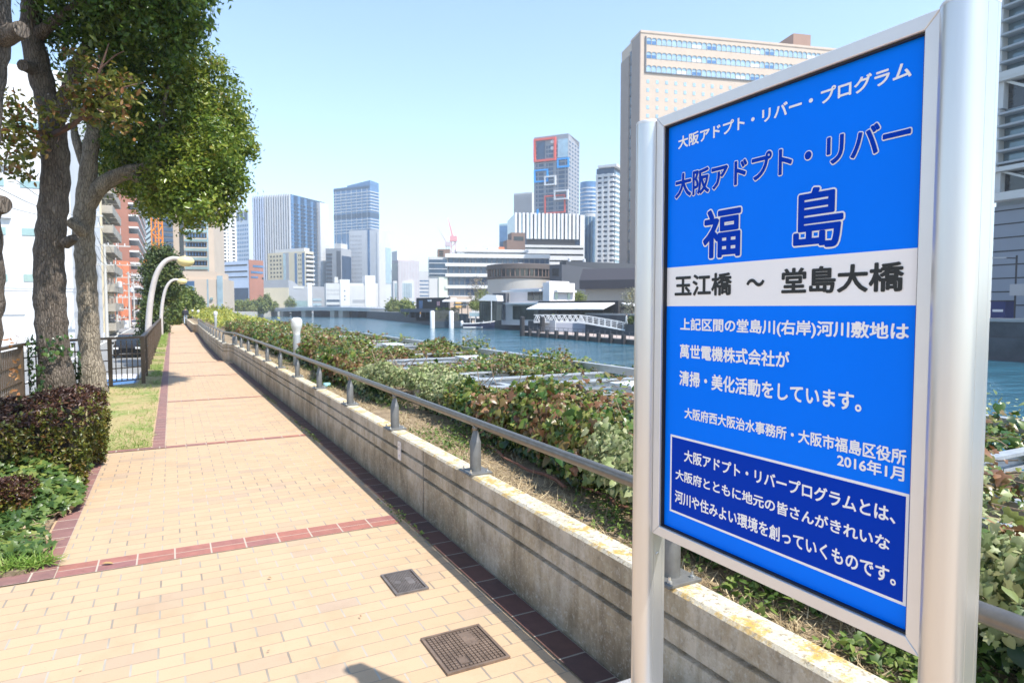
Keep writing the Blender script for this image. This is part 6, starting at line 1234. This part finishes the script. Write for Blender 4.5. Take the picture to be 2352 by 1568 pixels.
# ---- people
skin = mat('skin', (.50, .31, .22), .55); hairm = mat('dark_hair', (.02, .016, .014), .6)
def person(lb, loc, rz, top, trousers, h=1.7, stride=.3, pack=None, lean=0.06):
    t = thing('person', lb, 'person', loc, rz); k = h/1.7
    J = {'pel': (0, 0, .95), 'wai': (0, .02-lean*.3, 1.12), 'che': (0, -lean, 1.32), 'nec': (0, -lean-.01, 1.46), 'hea': (0, -lean-.03, 1.53), 'crn': (0, -lean-.04, 1.69)}
    for s_, sg_ in (('l', 1), ('r', -1)):
        f = sg_*stride
        J['hip'+s_] = (sg_*.09, 0, .92); J['kne'+s_] = (sg_*.10, -f*.35-.04, .50); J['ank'+s_] = (sg_*.10, -f*.6+.05*(f < 0), .08+.03*(f < 0)); J['toe'+s_] = (sg_*.11, -f*.6-.15, .04)
        J['sho'+s_] = (sg_*.19, -lean, 1.40); J['elb'+s_] = (sg_*.24, -lean+f*.22, 1.13); J['wri'+s_] = (sg_*.24, -lean+f*.35-.08, .90); J['han'+s_] = (sg_*.24, -lean+f*.40-.11, .81)
    rad = dict(pel=(.15, .11), wai=(.135, .10), che=(.16, .115), nec=(.055, .055), hea=(.078, .09), crn=(.07, .08), hipl=(.085, .085), hipr=(.085, .085), knel=(.06, .06), kner=(.06, .06), ankl=(.042, .042), ankr=(.042, .042), toel=(.035, .03), toer=(.035, .03), shol=(.065, .06), shor=(.065, .06), elbl=(.046, .046), elbr=(.046, .046), wril=(.033, .033), wrir=(.033, .033), hanl=(.038, .03), hanr=(.038, .03))
    E_ = [('pel', 'wai'), ('wai', 'che'), ('che', 'nec'), ('nec', 'hea'), ('hea', 'crn')]+[(a+s_, b_+s_) for s_ in 'lr' for a, b_ in (('hip', 'kne'), ('kne', 'ank'), ('ank', 'toe'), ('sho', 'elb'), ('elb', 'wri'), ('wri', 'han'))]+[('pel', 'hipl'), ('pel', 'hipr'), ('che', 'shol'), ('che', 'shor')]
    ks = list(J); me = bpy.data.meshes.new('body'); me.from_pydata([[c*k for c in J[q]] for q in ks], [(ks.index(a), ks.index(b_)) for a, b_ in E_], [])
    o = bpy.data.objects.new('body', me); COL.objects.link(o); sk = o.modifiers.new('skin', 'SKIN'); o.modifiers.new('sub', 'SUBSURF').levels = 1
    for q, sv in zip(ks, me.skin_vertices[0].data): sv.radius = [c*k for c in rad[q]]; sv.use_root = q == 'pel'
    bpy.context.view_layer.update(); me2 = bpy.data.meshes.new_from_object(o.evaluated_get(bpy.context.evaluated_depsgraph_get())); bpy.data.objects.remove(o)
    o = bpy.data.objects.new('body', me2); COL.objects.link(o); o.parent = t
    for m_ in (skin, top, trousers, mat('shoe_dark', (.04, .04, .04), .7)): me2.materials.append(m_)
    for f in me2.polygons:
        z = f.center.z/k; x = abs(f.center.x)/k; f.use_smooth = True
        f.material_index = 3 if z < .1 else (0 if z > 1.45 or (x > .2 and z < .93) else (2 if z < .96 and x < .2 else 1))
    MB().lathe([(.02, .10), (.075, .07), (.092, 0), (.088, -.06), (.06, -.10)], 12, (0, (-lean-.02)*k+.012, 1.64*k)).build('hair', hairm, t, smooth=R(60))
    if pack: MB().loft([[(x*w_, y, z) for x, y in ((-1, .10-lean), (1, .10-lean), (1, .27-lean), (-1, .27-lean))] for w_, z in ((.13, 1.0*k), (.16, 1.1*k), (.16, 1.32*k), (.10, 1.42*k))]).build('backpack', pack, t, bevel=.03)
    return t
nv = mat('navy_cloth', (.02, .03, .07), .8); bg_ = mat('beige_cloth', (.30, .25, .17), .8); ltb = mat('light_denim', (.35, .40, .48), .8); hv = mat('hivis_yellow', (.60, .75, .05), .6); rd = mat('red_cloth', (.55, .06, .05), .8); gyc = mat('grey_cloth', (.35, .35, .36), .8); wc = mat('white_cloth', (.7, .7, .7), .8)
p = at_h(417, 743, 0); person('walker in dark jacket and beige trousers on the path ahead', (p[0], p[1], 0), -R(0)+math.pi, nv, bg_, 1.62)
p = at_h(426.5, 746, 0); person('walker in light jeans carrying a dark backpack on the path ahead', (p[0], p[1], 0), math.pi, nv, ltb, 1.66, -.25, mat('black_pack', (.02, .02, .03), .7))
p = at_h(402, 735, 0); person('small far figure in grey at the left edge of the path', (p[0], p[1], 0), math.pi, gyc, gyc, 1.6)
for u, D, lb, c, q in [(1214, 0, '', 0, 0)][:0]: pass
p = at_depth(1264.6+6, 740, 119); person('worker in a bright yellow vest before the restaurant door', (p[0], p[1], QUAY), 2.5, hv, nv, 1.75, .1)
p = at_depth(1459, 740, 99); person('person in a red top on the quay by the awnings', (p[0], p[1], QUAY), .6, rd, gyc, 1.7)
p = at_depth(1438, 740, 101); person('person in pale clothes on the quay by the awnings', (p[0], p[1], QUAY), .9, wc, wc, 1.65)
p = at_depth(965, 715, 175); person('person in an orange and blue outfit on the cafe terrace', (p[0], p[1], QUAY), 1.5, mat('orange_cloth', (.6, .3, .08), .8), ltb, 1.7)
# ---- small things close by
dl = [(1395, 1200, .55, 'curled orange leaf on the straw beside the sign post')]
cup = thing('plastic_lid', 'pale blue plastic lid lying on the straw behind the wall', 'lid', (1.93, 9.3, .52)); MB().lathe([(.05, 0), (.055, .02), (.05, .045), (.03, .05), (0, .05)], 14).build('lid', mat('pale_blue_plastic', (.35, .65, .72), .3), cup)
lf = [(735, 455, 7, 'tan fallen leaf lying across the red brick row'), (1940, 552, 7, 'dark curled leaf on the yellow bricks')]
for i, (x, y, zz, lb) in enumerate(lf):
    p = at_h((x*.5527)/1.7415, (2000+y*.5527)/1.7415, .015); t = leaves('fallen_leaf', [tuple(p)], [.075 if i == 0 else .03], leaf_mat('tan_leaf' if i == 0 else 'brown_leaf', [(0, (.40, .26, .10) if i == 0 else (.14, .09, .05)), (1, (.42, .28, .12))], .1, .7), None, OVAL, (0, 0, 1), .05); tag(t, lb, 'leaf')
p = at_h(817, 1040, .0); MBt = MB().tube([Vector(p)+Vector((.16*math.cos(a), .05*math.sin(a), .006)) for a in np.linspace(2.6, 5.4, 8)], .004, 5).build('twig', MATS['dry_stem']); tag(MBt, 'thin curved twig lying on the middle of the path', 'twig')
gw_ = thing('weeds', 'tiny green weeds and leaf bits in the gutter at the foot of the wall', 'weeds', (1.6, 5, 0)); gw_['kind'] = 'stuff'
n = 2600; y = .8+16*rng.random(n)**1.4; q = snoise(y, y*.3, 2.6, 301)+.4*rng.normal(size=n); k = q > .75; y = y[k]; wx = np.array([wall_x(v) for v in y])
leaves('tufts', np.stack([wx-.17-1.6+.02*rng.normal(size=len(y)), y-5, .014+.02*rng.random(len(y))], 1), .012+.02*rng.random(len(y)), gm, gw_, OVAL, (0, 0, 1), .6)
n = 260; y = 1.5+17*rng.random(n); x = np.where(rng.random(n) < .5, -.1+1.7*rng.random(n), -.55+.15*rng.random(n)); leaves('leaf_bits', np.stack([x-1.6, y-5, np.full(n, .012)], 1), .006+.016*rng.random(n)**3, MATS['dry_leaf'], gw_, OVAL, (0, 0, 1), .12)

# ---- the air: far things fade a little
hzm = bpy.data.materials.new('air_haze'); hzm.use_nodes = True; n = hzm.node_tree.nodes; n.clear(); vo = n.new('ShaderNodeVolumePrincipled'); ou = n.new('ShaderNodeOutputMaterial'); hzm.node_tree.links.new(vo.outputs[0], ou.inputs['Volume'])
vo.inputs['Color'].default_value = (.86, .93, 1, 1); vo.inputs['Density'].default_value = .00045; vo.inputs['Anisotropy'].default_value = .2
hb = MB().box(-4100, 4100, -700, 5600, -5.5, 190).build('haze', hzm); hb['kind'] = 'stuff'
